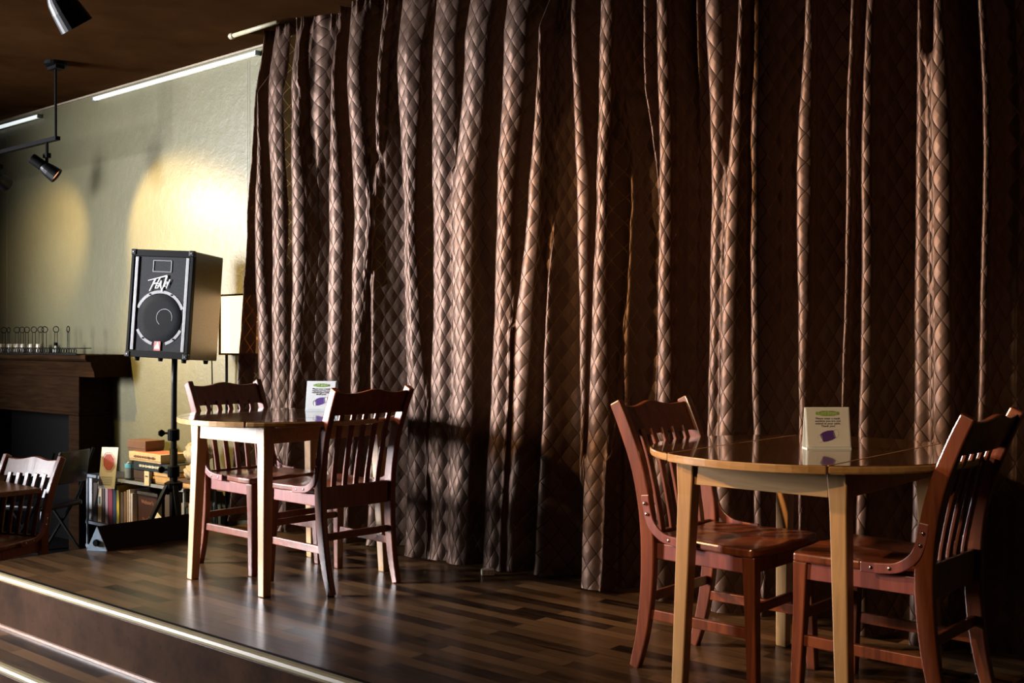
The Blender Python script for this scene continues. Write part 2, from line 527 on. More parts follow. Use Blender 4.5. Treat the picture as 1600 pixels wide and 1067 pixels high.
def curtain(name, bands, endx, label, nz=120):
    zs = [0.012 + (ZC - 0.022) * k / nz for k in range(nz + 1)]

    def ax(px, d):
        return wallpt(px, 532, d).x
    rows = []

    def profile(knots):
        pts = []; own = []; v = 0.0
        for i, (L, R, H) in enumerate(knots):
            if i: pts.append((L - 0.012, v)); own.append((i - 1, i))
            else: pts += [(L + 0.03, max(0, H - 0.10)), (L - 0.004, H - 0.06)]; own += [(0, 0)] * 2
            w_ = R - L
            pts += [(L, H * 0.97), (L + 0.2 * w_, H * 0.99), (L + 0.55 * w_, H), (R - .08 * w_, H - .20 * w_)]; own += [(i, i)] * 4
            if i + 1 < len(knots):
                g = knots[i + 1][0] - 0.012 - R
                D = min(H * 0.97, 2.0 * g + 0.004) if g > .018 else .004
                v = H - D; g = max(g, 0.006)
                pts += [(R + 0.28 * g, H - 0.60 * D), (R + 0.60 * g, H - 0.93 * D)]; own += [(i, i + 1)] * 2
        last = knots[-1]
        pts += [(last[1] + 0.02, last[2] - 0.05), (min(last[1] + 0.05, endx), max(last[2] - 0.1, 0.01))]; own += [(len(knots) - 1,) * 2] * 2
        return pts, own
    for z in zs:
        knots = []
        for bi, (tp, md, lw, H) in enumerate(bands):
            e = []
            for j in (0, 1):
                a0, a1, a2 = [ax(v[j], YB - H) for v in (tp, md, lw)]
                if z >= ZLEV[1]:
                    s = (z - ZLEV[1]) / (ZLEV[0] - ZLEV[1]); s = min(s, 1.3); s = s * s * (3 - 2 * s) if s < 1 else s
                    e.append(a1 + (a0 - a1) * s)
                else:
                    s = (ZLEV[1] - z) / (ZLEV[1] - ZLEV[2]); s = min(s, 1.6)
                    e.append(a1 + (a2 - a1) * s)
            Hz = H * (1 - 0.30 * max(0, (z - 2.6) / 0.37)) * (1 + 0.16 * max(0, (0.8 - z) / 0.8))
            knots.append([e[0], max(e[1], e[0] + 0.003), Hz])
        # keep order
        for i in range(1, len(knots)):
            mn = knots[i - 1][1] + 0.022
            if knots[i][0] < mn: knots[i][0] = mn
            if knots[i][1] < knots[i][0] + 0.003: knots[i][1] = knots[i][0] + 0.003
        wt = [min(1, max(0, (k[1] - k[0] - .003) / .014)) for k in knots]
        pts, own = profile(knots)
        strong = [k for k, q in zip(knots, wt) if q >= 1 or k is knots[0] or k is knots[-1]]
        bp, _ = profile(strong); bp = bp[2:]

        def base(a):
            for p, q in zip(bp, bp[1:]):
                if p[0] <= a <= q[0]: return p[1] + (q[1] - p[1]) * (a - p[0]) / max(1e-6, q[0] - p[0])
            return None
        np_ = []
        for (a, h), (i, j) in zip(pts, own):
            W = min(wt[i], wt[j])
            if i in (0, len(knots) - 1) and i == j: W = 1
            hb = base(a)
            np_.append((a, h if hb is None else h * W + hb * (1 - W)))
        pts = np_
        rows.append(pts)
    # subdivide with a constant count per segment
    mid = rows[len(rows) // 2]
    cnt = []
    for i in range(len(mid) - 1):
        L = max(math.hypot(r[i + 1][0] - r[i][0], r[i + 1][1] - r[i][1]) for r in rows[::20])
        cnt.append(max(2, int(L / 0.0055)))
    grid = []
    for r in rows:
        line = []
        for i in range(len(r) - 1):
            for k in range(cnt[i]):
                f = k / cnt[i]
                line.append([r[i][0] + (r[i + 1][0] - r[i][0]) * f, r[i][1] + (r[i + 1][1] - r[i][1]) * f])
        line.append(list(r[-1]))
        for it in range(12):
            nl = [line[0]]
            for j in range(1, len(line) - 1):
                nl.append([(line[j - 1][q] + 2 * line[j][q] + line[j + 1][q]) / 4 for q in (0, 1)])
            nl.append(line[-1]); line = nl
        grid.append(line)
    n = len(grid[0])
    arc = [0.0] * n
    for r in grid[::10]:
        s = 0
        for j in range(1, n):
            s += math.hypot(r[j][0] - r[j - 1][0], r[j][1] - r[j - 1][1]); arc[j] += s / len(grid[::10])
    me = bpy.data.meshes.new(name); vs = []; fs = []
    rnd = random.Random(3)
    ph = [rnd.uniform(0, 6.28) for _ in range(12)]
    for z, r in zip(zs, grid):
        g = max(0, (z - (ZC - 0.16)) / 0.16); g = g * g
        for j, (a, h) in enumerate(r):
            u = arc[j]
            h2 = h + 0.0035 * math.sin(5.1 * z + 9 * u + ph[0]) + 0.002 * math.sin(13 * z - 17 * u + ph[1]) + 0.0012 * math.sin(31 * z + 40 * u + ph[2])
            h2 += g * 0.012 * (math.sin(u * 120 + ph[3]) + 0.7 * math.sin(u * 191 + 9 * z + ph[4]))
            if z < 0.06: h2 += (0.06 - z) * 0.25 * (0.5 + 0.5 * math.sin(u * 23))
            vs.append((a + 0.002 * math.sin(4 * z + 3 * u), YB - max(h2, -0.05), z))
    for i in range(len(grid) - 1):
        for j in range(n - 1):
            q = i * n + j; fs.append((q, q + 1, q + n + 1, q + n))
    me.from_pydata(vs, [], fs)
    uvl = me.uv_layers.new(name='cloth')
    for lp in me.loops:
        vi = lp.vertex_index; uvl.data[lp.index].uv = (arc[vi % n], zs[vi // n])
    for p in me.polygons: p.use_smooth = True
    me.materials.append(m_curt)
    o = bpy.data.objects.new(name, me); C.objects.link(o)
    tag(o, label, 'curtain', 'brown quilted stage curtains')
    return o


curtain('stage_curtain', LEFT, 99, 'wide brown diamond-quilted satin curtain behind the left table, up to the narrow gap')
curtain('stage_curtain', RIGHT, -0.35, 'dim brown diamond-quilted satin curtain behind the right-hand table and chair, right of the gap')


# ---------------------------------------------------------------- chairs
def make_chair():
    t = thing('dining_chair', '', 'chair')
    back = [(-.262, 0), (-.228, .12), (-.205, .27), (-.198, .42), (-.206, .54), (-.235, .68), (-.285, .81), (-.325, .895)]
    bk = catmull([(0, y, z) for y, z in back], 5)

    def by(z):
        for a, b in zip(bk, bk[1:]):
            if a.z <= z <= b.z: return a.y + (b.y - a.y) * (z - a.z) / (b.z - a.z)
        return bk[-1].y
    for s in (-1, 1):
        pts = [Vector((s * (.182 + .024 * (p.z / .9)), p.y, p.z)) for p in bk]
        bm = bmesh.new()
        sweep_rect(bm, pts, lambda f: (.030, .034 + .020 * math.sin(PI * min(1, f * 1.02)) ** 0.8 if f < .5 else .054 - .012 * (f - .5) * 2))
        mesh_obj('back_post', bm, M_CHAIR, t, bevel=.005)
    # crest rail with a low hump in the middle
    bm = bmesh.new(); n = 28; W = .192
    vs = []
    for k in range(n + 1):
        x = -W + 2 * W * k / n; q = x / W
        top = .872 + .020 * math.exp(-(q / .38) ** 2) + .010 * abs(q) ** 3
        bot = .780
        bowx = -.012 * (1 - q * q)
        row = []
        for z, off in ((bot, .011), (top, .011), (top, -.011), (bot, -.011)):
            row.append(bm.verts.new((x, by(min(z, .89)) + bowx + off, z)))
        vs.append(row)
    fs = []
    for a, b in zip(vs, vs[1:]):
        for k in range(4): fs.append(bm.faces.new((a[k], a[(k + 1) % 4], b[(k + 1) % 4], b[k])))
    fs.append(bm.faces.new(vs[0])); fs.append(bm.faces.new(vs[-1][::-1]))
    bmesh.ops.recalc_face_normals(bm, faces=fs)
    mesh_obj('crest_rail', bm, M_CHAIR, t, bevel=.004)
    for k in range(5):
        x0 = (k - 2) * .061
        pts = [Vector((x0 * (1 + .08 * f), by(.455 + .345 * f) + .006 - .008 * math.sin(PI * f), .455 + .345 * f)) for f in [i / 10 for i in range(11)]]
        bm = bmesh.new(); sweep_rect(bm, pts, (.026, .012)); mesh_obj('slat', bm, M_CHAIR, t, bevel=.003)
    bxo('rear_rail', (0, -.198, .415), (.350, .022, .100), M_CHAIR, t, .004)
    # saddle seat
    bm = bmesh.new(); nx, ny = 22, 18; top = []; bot = []
    for j in range(ny + 1):
        v = j / ny; y = -.185 + .405 * v; hw = .178 + .037 * min(1, v * 1.4); rt = []; rb = []
        for i in range(nx + 1):
            u = -1 + 2 * i / nx
            dish = -.012 * math.exp(-((abs(u) - .42) / .3) ** 2) * math.exp(-((v - .40) / .33) ** 2) + .004 * math.exp(-(u / .12) ** 2) * v
            yy = y - (.022 * u ** 4 if v > .9 else 0) * (v - .9) * 10
            rt.append(bm.verts.new((u * hw, yy, .458 + dish))); rb.append(bm.verts.new((u * hw, yy, .430)))
        top.append(rt); bot.append(rb)
    for j in range(ny):
        for i in range(nx):
            bm.faces.new((top[j][i], top[j][i + 1], top[j + 1][i + 1], top[j + 1][i]))
            bm.faces.new((bot[j][i], bot[j + 1][i], bot[j + 1][i + 1], bot[j][i + 1]))
    for i in range(nx):
        bm.faces.new((top[0][i], bot[0][i], bot[0][i + 1], top[0][i + 1])); bm.faces.new((top[ny][i], top[ny][i + 1], bot[ny][i + 1], bot[ny][i]))
    for j in range(ny):
        bm.faces.new((top[j][0], top[j + 1][0], bot[j + 1][0], bot[j][0])); bm.faces.new((top[j][nx], bot[j][nx], bot[j + 1][nx], top[j + 1][nx]))
    bmesh.ops.recalc_face_normals(bm, faces=bm.faces)
    mesh_obj('seat', bm, M_CHAIR, t, bevel=.007)
    for s in (-1, 1):
        bm = bmesh.new(); sweep_rect(bm, [Vector((s * .176, -.18, .403)), Vector((s * .190, .19, .403))], (.020, .052))
        mesh_obj('side_rail', bm, M_STRAP, t, bevel=.003)
        # front leg, tapered, slightly splayed
        bm = bmesh.new(); sweep_rect(bm, [Vector((s * .184, .180, .430)), Vector((s * .187, .184, .30)), Vector((s * .196, .196, 0))], lambda f: (.046 - .014 * f, .046 - .014 * f))
        mesh_obj('front_leg', bm, M_CHAIR, t, bevel=.004)
        bm = bmesh.new(); sweep_rect(bm, [Vector((s * .184, -.215, .19)), Vector((s * .190, .188, .19))], (.018, .034))
        mesh_obj('stretcher', bm, M_CHAIR, t, bevel=.003)
        # bent strap tying post and seat, with four bolts
        sx = s * .213
        pts = catmull([(sx - s * .003, -.203, .590), (sx - s * .004, -.196, .545), (sx - s * .002, -.176, .492), (sx, -.130, .456), (sx + s * .001, -.070, .446), (sx + s * .002, -.018, .445)], 6)
        bm = bmesh.new(); sweep_rect(bm, pts, (.010, .030)); st = mesh_obj('arm_strap', bm, M_STRAP, t, bevel=.003)
        for (y, z) in ((-.201, .562), (-.193, .527), (-.105, .450), (-.050, .446)):
            bm = bmesh.new(); bmesh.ops.create_uvsphere(bm, u_segments=10, v_segments=6, radius=.0065, matrix=Matrix.Translation((sx + s * .004, y, z)) @ Matrix.Diagonal((.8, 1, 1, 1)))
            mesh_obj('bolt', bm, M_STEEL, st, smooth=True)
    bxo('front_rail', (0, .186, .403), (.335, .020, .050), M_CHAIR, t, .003)
    bxo('cross_stretcher', (0, .186, .265), (.345, .016, .030), M_CHAIR, t, .003)
    bxo('cross_stretcher', (0, -.205, .245), (.340, .016, .032), M_CHAIR, t, .003)
    return t


chair0 = make_chair()
GR = 'cherry wood slat-back chairs'
for i, (x, y, z, rz, lab) in enumerate([
    (-3.935, 3.27, 0, PI / 2 - .06, 'reddish slat-back wooden chair seen from behind, right side of the left table'),
    (-4.475, 3.29, 0, -PI / 2, 'reddish slat-back wooden chair on the far side of the left table, near the speaker stand'),
    (-1.845, 3.26, 0, -PI / 2 - .02, 'orange-lit slat-back wooden chair on the left side of the right table'),
    (-1.335, 3.30, 0, PI / 2 - .02, 'shadowed slat-back wooden chair on the right side of the right table'),
    (-6.17, 2.705, ZF, PI + .33, 'slat-back wooden chair behind the low table edge at the far left of the room')]):
    o = chair0 if i == 0 else copy_tree(chair0)
    o.location = (x, y, z); o.rotation_euler = (0, 0, rz); o['label'] = lab; o['group'] = GR


# ---------------------------------------------------------------- drop-leaf tables
def make_table():
    t = thing('drop_leaf_table', '', 'table')
    R = .512; H0, H1 = .732, .757

    def seg(x0, x1, name, mat):
        bm = bmesh.new()
        def outline(r, clipin=0):
            n = 72; out = []
            for k in range(n):
                a = 2 * PI * k / n; out.append((r * math.cos(a), r * math.sin(a)))
            # clip to x0..x1
            def clip(poly_, f, ins):
                res = []
                for i in range(len(poly_)):
                    a, b = poly_[i], poly_[(i + 1) % len(poly_)]
                    ia, ib = ins(a), ins(b)
                    if ia: res.append(a)
                    if ia != ib:
                        s = (f - a[0]) / (b[0] - a[0]); res.append((f, a[1] + (b[1] - a[1]) * s))
                return res
            out = clip(out, x0, lambda p: p[0] >= x0); out = clip(out, x1, lambda p: p[0] <= x1)
            return out
        prism(bm, [(x, y, H0) for x, y in outline(R)], (0, 0, H1 - H0))
        for f in bm.faces:
            if abs(f.normal.z) < .5: f.material_index = 1
        bmesh.ops.recalc_face_normals(bm, faces=bm.faces)
        return mesh_obj(name, bm, [mat, M_EDGE], t, bevel=.007)
    seg(-.2585, .2585, 'tabletop', M_TOP)
    for x0, x1 in ((-.60, -.2615), (.2615, .60)):
        lf = seg(x0, x1, 'leaf', M_TOP)
    for s in (-1, 1):   # worn pale hinge seam between top and leaf
        ln = math.sqrt(R * R - .26 ** 2)
        bxo('leaf_seam', (s * .26, 0, .7555), (.0042, 2 * ln - .02, .0036), M_EDGE, t)
    for sx in (-1, 1):
        for sy in (-1, 1):
            bm = bmesh.new()
            sweep_rect(bm, [Vector((sx * .250, sy * .325, H0 - .002)), Vector((sx * .252, sy * .328, .62)), Vector((sx * .272, sy * .348, 0))],
                       lambda f: (.062 - .022 * f, .062 - .022 * f))
            mesh_obj('leg', bm, M_LEG, t, bevel=.004)
    for sy in (-1, 1): bxo('apron', (0, sy * .335, .692), (.440, .022, .075), M_APRON, t, .002)
    for sx in (-1, 1): bxo('apron', (sx * .258, 0, .692), (.022, .590, .075), M_APRON, t, .002)
    return t


tb = make_table(); tb.location = (-4.172, 3.228, 0)
tb['label'] = 'round drop-leaf wooden table on the left of the stage, pale legs towards the window'; tb['group'] = 'round drop-leaf tables'
tb2 = copy_tree(tb); tb2.location = (-1.582, 3.30, 0)
tb2['label'] = 'round drop-leaf wooden table with honey legs at the right front of the stage'


# ---------------------------------------------------------------- table signs
M_ACR = plain('clear acrylic', (0.75, 0.80, 0.80), 0.08, 0, 0.02)
m_green = plain('leaf green print', (0.25, 0.42, 0.08), 0.5)
m_purple = plain('purple print', (0.11, 0.045, 0.26), 0.5)
m_ink = plain('black ink', (0.015, 0.015, 0.02), 0.6)
m_loop = plain('pale grey print', (0.60, 0.60, 0.62), 0.6)


def table_sign(loc, rz, label, Wd, Hh, lean):
    t = thing('table_sign', label, 'sign', loc, rz, 'mask notices on the tables')
    D = Hh * math.tan(lean)
    # tent shaped holder: front panel leans back, rear panel leans forward, foot plate
    def panel(name, y0, y1, mat, th, z0=.002, inset=0):
        bm = bmesh.new(); hw = Wd / 2 - inset
        d = Vector((0, y1 - y0, Hh)).normalized(); nrm = Vector((0, -d.z, d.y))
        a = Vector((0, y0, z0)) + d * inset; b = Vector((0, y1, Hh)) - d * inset
        prism(bm, [a + Vector((-hw, 0, 0)), a + Vector((hw, 0, 0)), b + Vector((hw, 0, 0)), b + Vector((-hw, 0, 0))], nrm * th)
        return mesh_obj(name, bm, mat, t)
    panel('holder_front', -.012 - D / 2, -.003, M_ACR, -.0025)
    panel('holder_back', .012 + D / 2, .003, M_ACR, .0025)
    bxo('holder_foot', (0, 0, .0015), (Wd, D + .03, .003), M_ACR, t)
    card = panel('card', -.013 - D / 2, -.004, M_WHITE, .0009, .004, .003)
    y0, y1 = -.013 - D / 2, -.004
    ang = math.atan2(y1 - y0, Hh)

    def on(u, v):     # u across, v up in card fractions
        z = .004 + v * (Hh - .006)
        return Vector((u * Wd, y0 + (y1 - y0) * (z / Hh) - .0018, z))
    rot = (PI / 2 - ang, 0, 0)
    bm = bmesh.new(); N = 40; pts = []
    for k in range(N):
        a = 2 * PI * k / N
        pts.append(on(.27 * math.copysign(abs(math.cos(a)) ** .5, math.cos(a)), .865 + .058 * math.copysign(abs(math.sin(a)) ** .8, math.sin(a)) + .008 * math.sin(5 * a)))
    prism(bm, pts, (0, -.0002, 0)); mesh_obj('emblem', bm, m_green, card)
    lettering('lettering', 'Cool Beans', Hh * .125, plain('pale green ink', (.62, .75, .40), .6), card, on(0, .873) + Vector((0, -.0006, 0)), rot, stretch=.78)
    lettering('lettering', 'Please wear a mask\nanytime you are not\nseated at your table.\nThank you!', Hh * .068, m_ink, card, on(0, .64), rot, stretch=1.12)
    bm = bmesh.new()
    mk = [(-.20, .33), (-.12, .395), (-.02, .43), (.075, .44), (.115, .44), (.15, .30), (.165, .255), (.08, .20), (-.02, .165), (-.10, .15), (-.13, .155), (-.165, .24)]
    prism(bm, [on(u, v) for u, v in mk], (0, -.0003, 0)); msk = mesh_obj('face_mask_print', bm, m_purple, card)
    for sgn, (cu, cv) in ((1, (.17, .36)), (-1, (-.20, .23))):
        bm = bmesh.new(); pts = [on(cu + .055 * math.cos(a), cv + .10 * math.sin(a)) for a in [k * PI / 8 for k in range(16)]]
        tube(bm, pts, .0007, 4, True); mesh_obj('ear_loop_print', bm, m_loop, msk)
    return t


table_sign(P(1291.5 / F * 3.52 - 800 / F * 3.52, 3.52, .757), math.atan2(SA, CA) + .02, 'small white mask notice in a clear stand in the middle of the right table', .142, .132, .22)
p = ata(503, 640, 5.47); table_sign(Vector((p.x, p.y, .757)), math.atan2(SA, CA) - .12, 'small white mask notice on the left table, half hidden by the chair back', .150, .146, .30)

# ---------------------------------------------------------------- loudspeaker on its stand
m_cab = NT('black carpet cabinet')
nz = m_cab.noise(m_cab.coord(), 220, 3)
m_cab.lk(m_cab.ramp(nz, [(0.3, (0.016, 0.012, 0.007)), (0.75, (0.105, 0.064, 0.020))]), m_cab.b.inputs['Base Color'])
m_cab.b.inputs['Roughness'].default_value = .38; m_cab.b.inputs['Specular IOR Level'].default_value = .7
m_cab.bump(nz, .4, .002); m_cab = m_cab.m
m_grille = plain('perforated steel grille', (0.020, 0.021, 0.023), 0.7, 0, 0.45, 240, .10)
m_rim = plain('silver grey frame', (0.17, 0.17, 0.175), 0.5, 0.1)
SW, SH, SD = .415, .650, .360
sp = thing('loudspeaker', 'black loudspeaker box with silver-ringed woofer up on a pole beside the curtain', 'loudspeaker')
sp.rotation_mode = 'YXZ'
sp.matrix_world = Matrix.Translation((-5.985, 3.755, 1.318)) @ Matrix.Rotation(.478, 4, 'Z') @ Matrix.Rotation(-.038, 4, 'X') @ Matrix.Rotation(.05, 4, 'Y')
fy = -SD / 2
bm = bmesh.new(); box(bm, (0, .012, 0), (SW, SD - .024, SH)); mesh_obj('cabinet', bm, m_cab, sp, bevel=.008)
bm = bmesh.new()
for x in (-1, 1): box(bm, (x * (SW / 2 - .010), fy + .012, 0), (.020, .028, SH))
for z in (-1, 1): box(bm, (0, fy + .012, z * (SH / 2 - .020)), (SW, .028, .040))
mesh_obj('front_bezel', bm, M_BLACK, sp, bevel=.003)
bxo('grille', (0, fy + .014, 0), (SW - .045, .008, SH - .082), m_grille, sp)
for x in (-1, 1):
    bxo('side_strip', (x * (SW / 2 - .038), fy + .006, 0), (.022, .010, SH - .085), m_rim, sp, .003)
# woofer ring, dust cap, horn
def ring(bm, cx, cz, r0, r1, y0, y1, n=48, a0=0, a1=2 * PI):
    vs = []
    for k in range(n + 1):
        a = a0 + (a1 - a0) * k / n; cc, ss = math.cos(a), math.sin(a)
        vs.append([bm.verts.new((cx + r * cc, y, cz + r * ss)) for r, y in ((r0, y0), (r1, y0), (r1, y1), (r0, y1))])
    fs = []
    for a, b in zip(vs, vs[1:]):
        for k in range(4): fs.append(bm.faces.new((a[k], a[(k + 1) % 4], b[(k + 1) % 4], b[k])))
    fs += [bm.faces.new(vs[0]), bm.faces.new(vs[-1][::-1])]
    bmesh.ops.recalc_face_normals(bm, faces=fs)
wz = -.085
bm = bmesh.new()
for a0, a1 in ((.12 * PI, .88 * PI), (1.15 * PI, 1.42 * PI), (1.60 * PI, 1.86 * PI)):
    ring(bm, 0, wz, .150, .168, fy + .007, fy + .012, 30, a0, a1)
wf = mesh_obj('woofer_ring', bm, m_rim, sp)
for a in (.35, .65, 1.28, 1.72):
    bm = bmesh.new(); lathe(bm, [(.005, 0), (.005, .004)], (.159 * math.cos(a * PI), fy + .007, wz + .159 * math.sin(a * PI)), 8, Matrix.Rotation(PI / 2, 3, 'X'))
    mesh_obj('screw', bm, M_BLACK, wf)
bm = bmesh.new(); lathe(bm, [(.149, .0), (.146, .003), (.10, .0045), (.02, .005)], (0, fy + .010, wz), 40, Matrix.Rotation(PI / 2, 3, 'X'))
mesh_obj('woofer_cone', bm, plain('dark grey mesh', (0.012, 0.013, 0.0145), .8, 0, .45, 240, .08), sp, smooth=True)
bm = bmesh.new(); ring(bm, .035, wz + .005, .050, .053, fy + .0035, fy + .006, 36, -.1 * PI, 1.3 * PI); mesh_obj('dust_cap_rim', bm, m_rim, sp)
bm = bmesh.new()
for (x, z, sx_, sz_) in ((0, .262, .125, .008), (0, .195, .125, .008), (-.060, .228, .008, .07), (.060, .228, .008, .07)): box(bm, (x, fy + .009, z), (sx_, .006, sz_))
mesh_obj('horn_frame', bm, plain('horn grey', (0.10, 0.10, 0.105), .5), sp, bevel=.003)
for x in (-1, 1):
    for z in (-1, 1):
        bm = bmesh.new(); box(bm, (x * (SW / 2 - .014), fy + .008, z * (SH / 2 - .016)), (.034, .030, .036)); cr = mesh_obj('corner_guard', bm, M_BLKMETAL, sp, bevel=.005)
        bm = bmesh.new(); lathe(bm, [(.005, 0), (.005, .003)], (x * (SW / 2 - .014), fy - .007, z * (SH / 2 - .016)), 8, Matrix.Rotation(PI / 2, 3, 'X')); mesh_obj('rivet', bm, M_STEEL, cr)
for x in (-1, 1):
    for y in (-1, 1):
        bm = bmesh.new(); lathe(bm, [(.016, 0), (.013, -.022)], (x * (SW / 2 - .05), y * (SD / 2 - .05), -SH / 2), 12); mesh_obj('foot', bm, M_BLACK, sp)
# angular white logo
def stroke(bm, a, b, w0, w1, y):
    k = .415 / 400; cx, cz = 268, 287
    A = Vector(((a[0] - cx) * k, y, (cz - a[1]) * k * .92)); B = Vector(((b[0] - cx) * k, y, (cz - b[1]) * k * .92))
    d = (B - A).normalized(); n_ = Vector((-d.z, 0, d.x)); w0 *= k * .72; w1 *= k * .72
    prism(bm, [A - n_ * w0, A + n_ * w0, B + n_ * w1, B - n_ * w1], (0, .002, 0))
bm = bmesh.new()
for s_ in (((194, 272), (314, 237), 2, 5), ((241, 258), (206, 338), 6, 2.5), ((268, 254), (255, 284), 5, 4), ((258, 284), (226, 292), 4, 3),
           ((250, 292), (241, 320), 3.5, 3.5), ((248, 292), (266, 289), 2.5, 2), ((245, 305), (259, 303), 2.2, 2), ((240, 319), (257, 317), 2.5, 2),
           ((279, 268), (258, 318), 3.5, 3.5), ((278, 268), (277, 316), 4, 3.5), ((264, 304), (277, 304), 2, 2),
           ((277, 300), (284, 340), 5, 1.5), ((313, 240), (284, 338), 7, 2),
           ((306, 278), (298, 306), 3, 3), ((306, 278), (318, 276), 2.5, 2), ((302, 291), (313, 289), 2, 2), ((297, 305), (309, 303), 2.5, 2),
           ((315, 276), (320, 292), 3, 3), ((333, 261), (312, 318), 4, 2.5)):
    a, b, c_, d_ = s_; stroke(bm, a, b, c_, d_, fy + .001)
lg = mesh_obj('logo', bm, M_WHITE, sp); lg.location = (-.01, 0, .125)
bm = bmesh.new(); box(bm, (0, fy + .006, -.252), (.042, .006, .055)); bd = mesh_obj('badge', bm, plain('badge red', (0.45, 0.10, 0.08), .5), sp)
bm = bmesh.new(); prism(bm, [(-.018, fy + .002, -.268), (.018, fy + .002, -.268), (.004, fy + .002, -.226)], (0, .002, 0))
mesh_obj('triangle_mark', bm, M_WHITE, bd)

# stand
PX, PY = -5.985, 3.750
st = thing('speaker_stand', 'black tripod stand with clamp knobs carrying the loudspeaker', 'speaker stand', (PX, PY, ZF))
bm = bmesh.new(); tube(bm, [(-.012, 0, .32), (-.010, 0, .80), (-.005, 0, 1.30), (.0, .0, 1.462)], .0175, 16); mesh_obj('pole', bm, M_BLKMETAL, st, smooth=True)
bm = bmesh.new(); tube(bm, [(-.012, 0, .10), (-.012, 0, .90)], .024, 16); mesh_obj('lower_tube', bm, M_BLACK, st, smooth=True)
for z in (.985, .76):
    bm = bmesh.new(); lathe(bm, [(.032, -.035), (.036, -.03), (.036, .03), (.030, .035)], (-.012, 0, z), 16); cl = mesh_obj('collar', bm, M_BLACK, st)
    bm = bmesh.new(); d = Vector((-CA, -SA, 0))
    tube(bm, [Vector((-.012, 0, z + .01)) + d * .03, Vector((-.012, 0, z + .01)) + d * .065], .007, 8)
    lathe(bm, [(.014, -.008), (.022, -.006), (.022, .006), (.014, .008)], Vector((-.012, 0, z + .01)) + d * .075, 6, Matrix.Rotation(PI / 2, 3, 'Y'))
    mesh_obj('clamp_knob', bm, M_BLACK, cl)
bm = bmesh.new(); lathe(bm, [(.045, .64), (.055, .66), (.055, .69), (.035, .70)], (-.012, 0, 0), 12); mesh_obj('hub', bm, M_BLACK, st)
bm = bmesh.new(); lathe(bm, [(.034, .20), (.036, .22), (.036, .25), (.03, .26)], (-.012, 0, 0), 12); mesh_obj('brace_ring', bm, M_BLACK, st)
for a in (math.radians(200), math.radians(-20), math.radians(-90)):
    dx, dy = math.cos(a), math.sin(a); perp = (-dy, dx, 0)
    bm = bmesh.new(); sweep_rect(bm, [Vector((-.012 + dx * .045, dy * .045, .675)), Vector((-.012 + dx * .42, dy * .42, .012))], (.030, .022), perp)
    lg_ = mesh_obj('leg', bm, M_BLKMETAL, st, bevel=.003)
    bm = bmesh.new(); lathe(bm, [(.020, 0), (.020, .03), (.012, .04)], (-.012 + dx * .42, dy * .42, 0), 10); mesh_obj('rubber_foot', bm, M_BLACK, lg_)
    bm = bmesh.new(); sweep_rect(bm, [Vector((-.012 + dx * .034, dy * .034, .235)), Vector((-.012 + dx * .28, dy * .28, .26))], (.022, .008), perp); mesh_obj('brace', bm, M_BLKMETAL, st)
# cable hanging off the back of the speaker
bm = bmesh.new()
p0 = ata(331, 561, 6.75)
tube(bm, catmull([p0, p0 + Vector((.004, 0, -.15)), p0 + Vector((-.01, .01, -.5)), p0 + Vector((.03, .02, -1.0)), p0 + Vector((.02, .0, p0.z * -1 + ZF + .012))], 6), .004, 6)
tag(mesh_obj('speaker_cable', bm, M_BLACK), 'thin black cable hanging from the loudspeaker down to the floor', 'cable')

# ---------------------------------------------------------------- floor lamp behind the curtain edge
fl = thing('floor_lamp', 'lit paper-shade floor lamp in a dark frame behind the curtain edge', 'lamp', (-5.825, 4.150, ZF))
zt, zb = EYE + 74 / F * 6.97 - ZF, EYE - 21 / F * 6.97 - ZF
m_shade = emis('lit paper shade', (1.0, 0.66, 0.33), 2.6)
bm = bmesh.new(); box(bm, (0, 0, (zt + zb) / 2), (.430, .062, zt - zb - .02)); mesh_obj('lamp_shade', bm, m_shade, fl)
bm = bmesh.new()
for x in (-1, 1):
    for y in (-1, 1): box(bm, (x * .220, y * .033, (zt + zb) / 2), (.018, .008, zt - zb))
for z in (zt - .005, zb + .005):
    for y in (-1, 1): box(bm, (0, y * .033, z), (.45, .008, .012))
    for x in (-1, 1): box(bm, (x * .220, 0, z), (.012, .07, .012))
mesh_obj('shade_frame', bm, M_MANTEL, fl)
bm = bmesh.new(); tube(bm, [(-.195, 0, .02), (-.195, 0, zb)], .009, 10); mesh_obj('pole', bm, M_BLACK, fl)
bm = bmesh.new(); box(bm, (-.11, 0, .012), (.30, .07, .024)); mesh_obj('base', bm, M_BLACK, fl, bevel=.004)

# ---------------------------------------------------------------- white rails near the ceiling
m_rail = emis('white rail glow', (0.86, 0.95, 0.98), 0.85)  # emission added to brighten plain white rails that are no lamps
for (xa, ya, xb, yb, lab) in ((148, 152.5, 400, 81.5, 'long white rail with added glow on the olive wall, ending at the curtain'),
                              (-45, 208, 60, 181.5, 'white rail with added glow on the olive wall at the left edge, above the track')):
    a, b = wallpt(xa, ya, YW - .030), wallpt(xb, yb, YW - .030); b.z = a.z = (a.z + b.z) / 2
    t = thing('white_rail', lab, 'wall rail', ((a.x + b.x) / 2, YW, a.z), 0, 'white rails under the ceiling'); L = abs(b.x - a.x)
    bm = bmesh.new(); tube(bm, [(-L / 2, -.030, 0), (L / 2, -.030, 0)], .0135, 14); mesh_obj('rail_bar', bm, m_rail, t, smooth=True)
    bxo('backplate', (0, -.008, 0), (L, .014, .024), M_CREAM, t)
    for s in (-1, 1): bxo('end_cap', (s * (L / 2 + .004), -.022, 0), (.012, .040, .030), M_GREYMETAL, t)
a = wallpt(362, 55, 3.9); b = wallpt(402, 43, 3.9)
cr = thing('curtain_rod', 'short cream rod end with cap poking out above the curtain top', 'curtain rod', (a.x, 3.9, a.z))
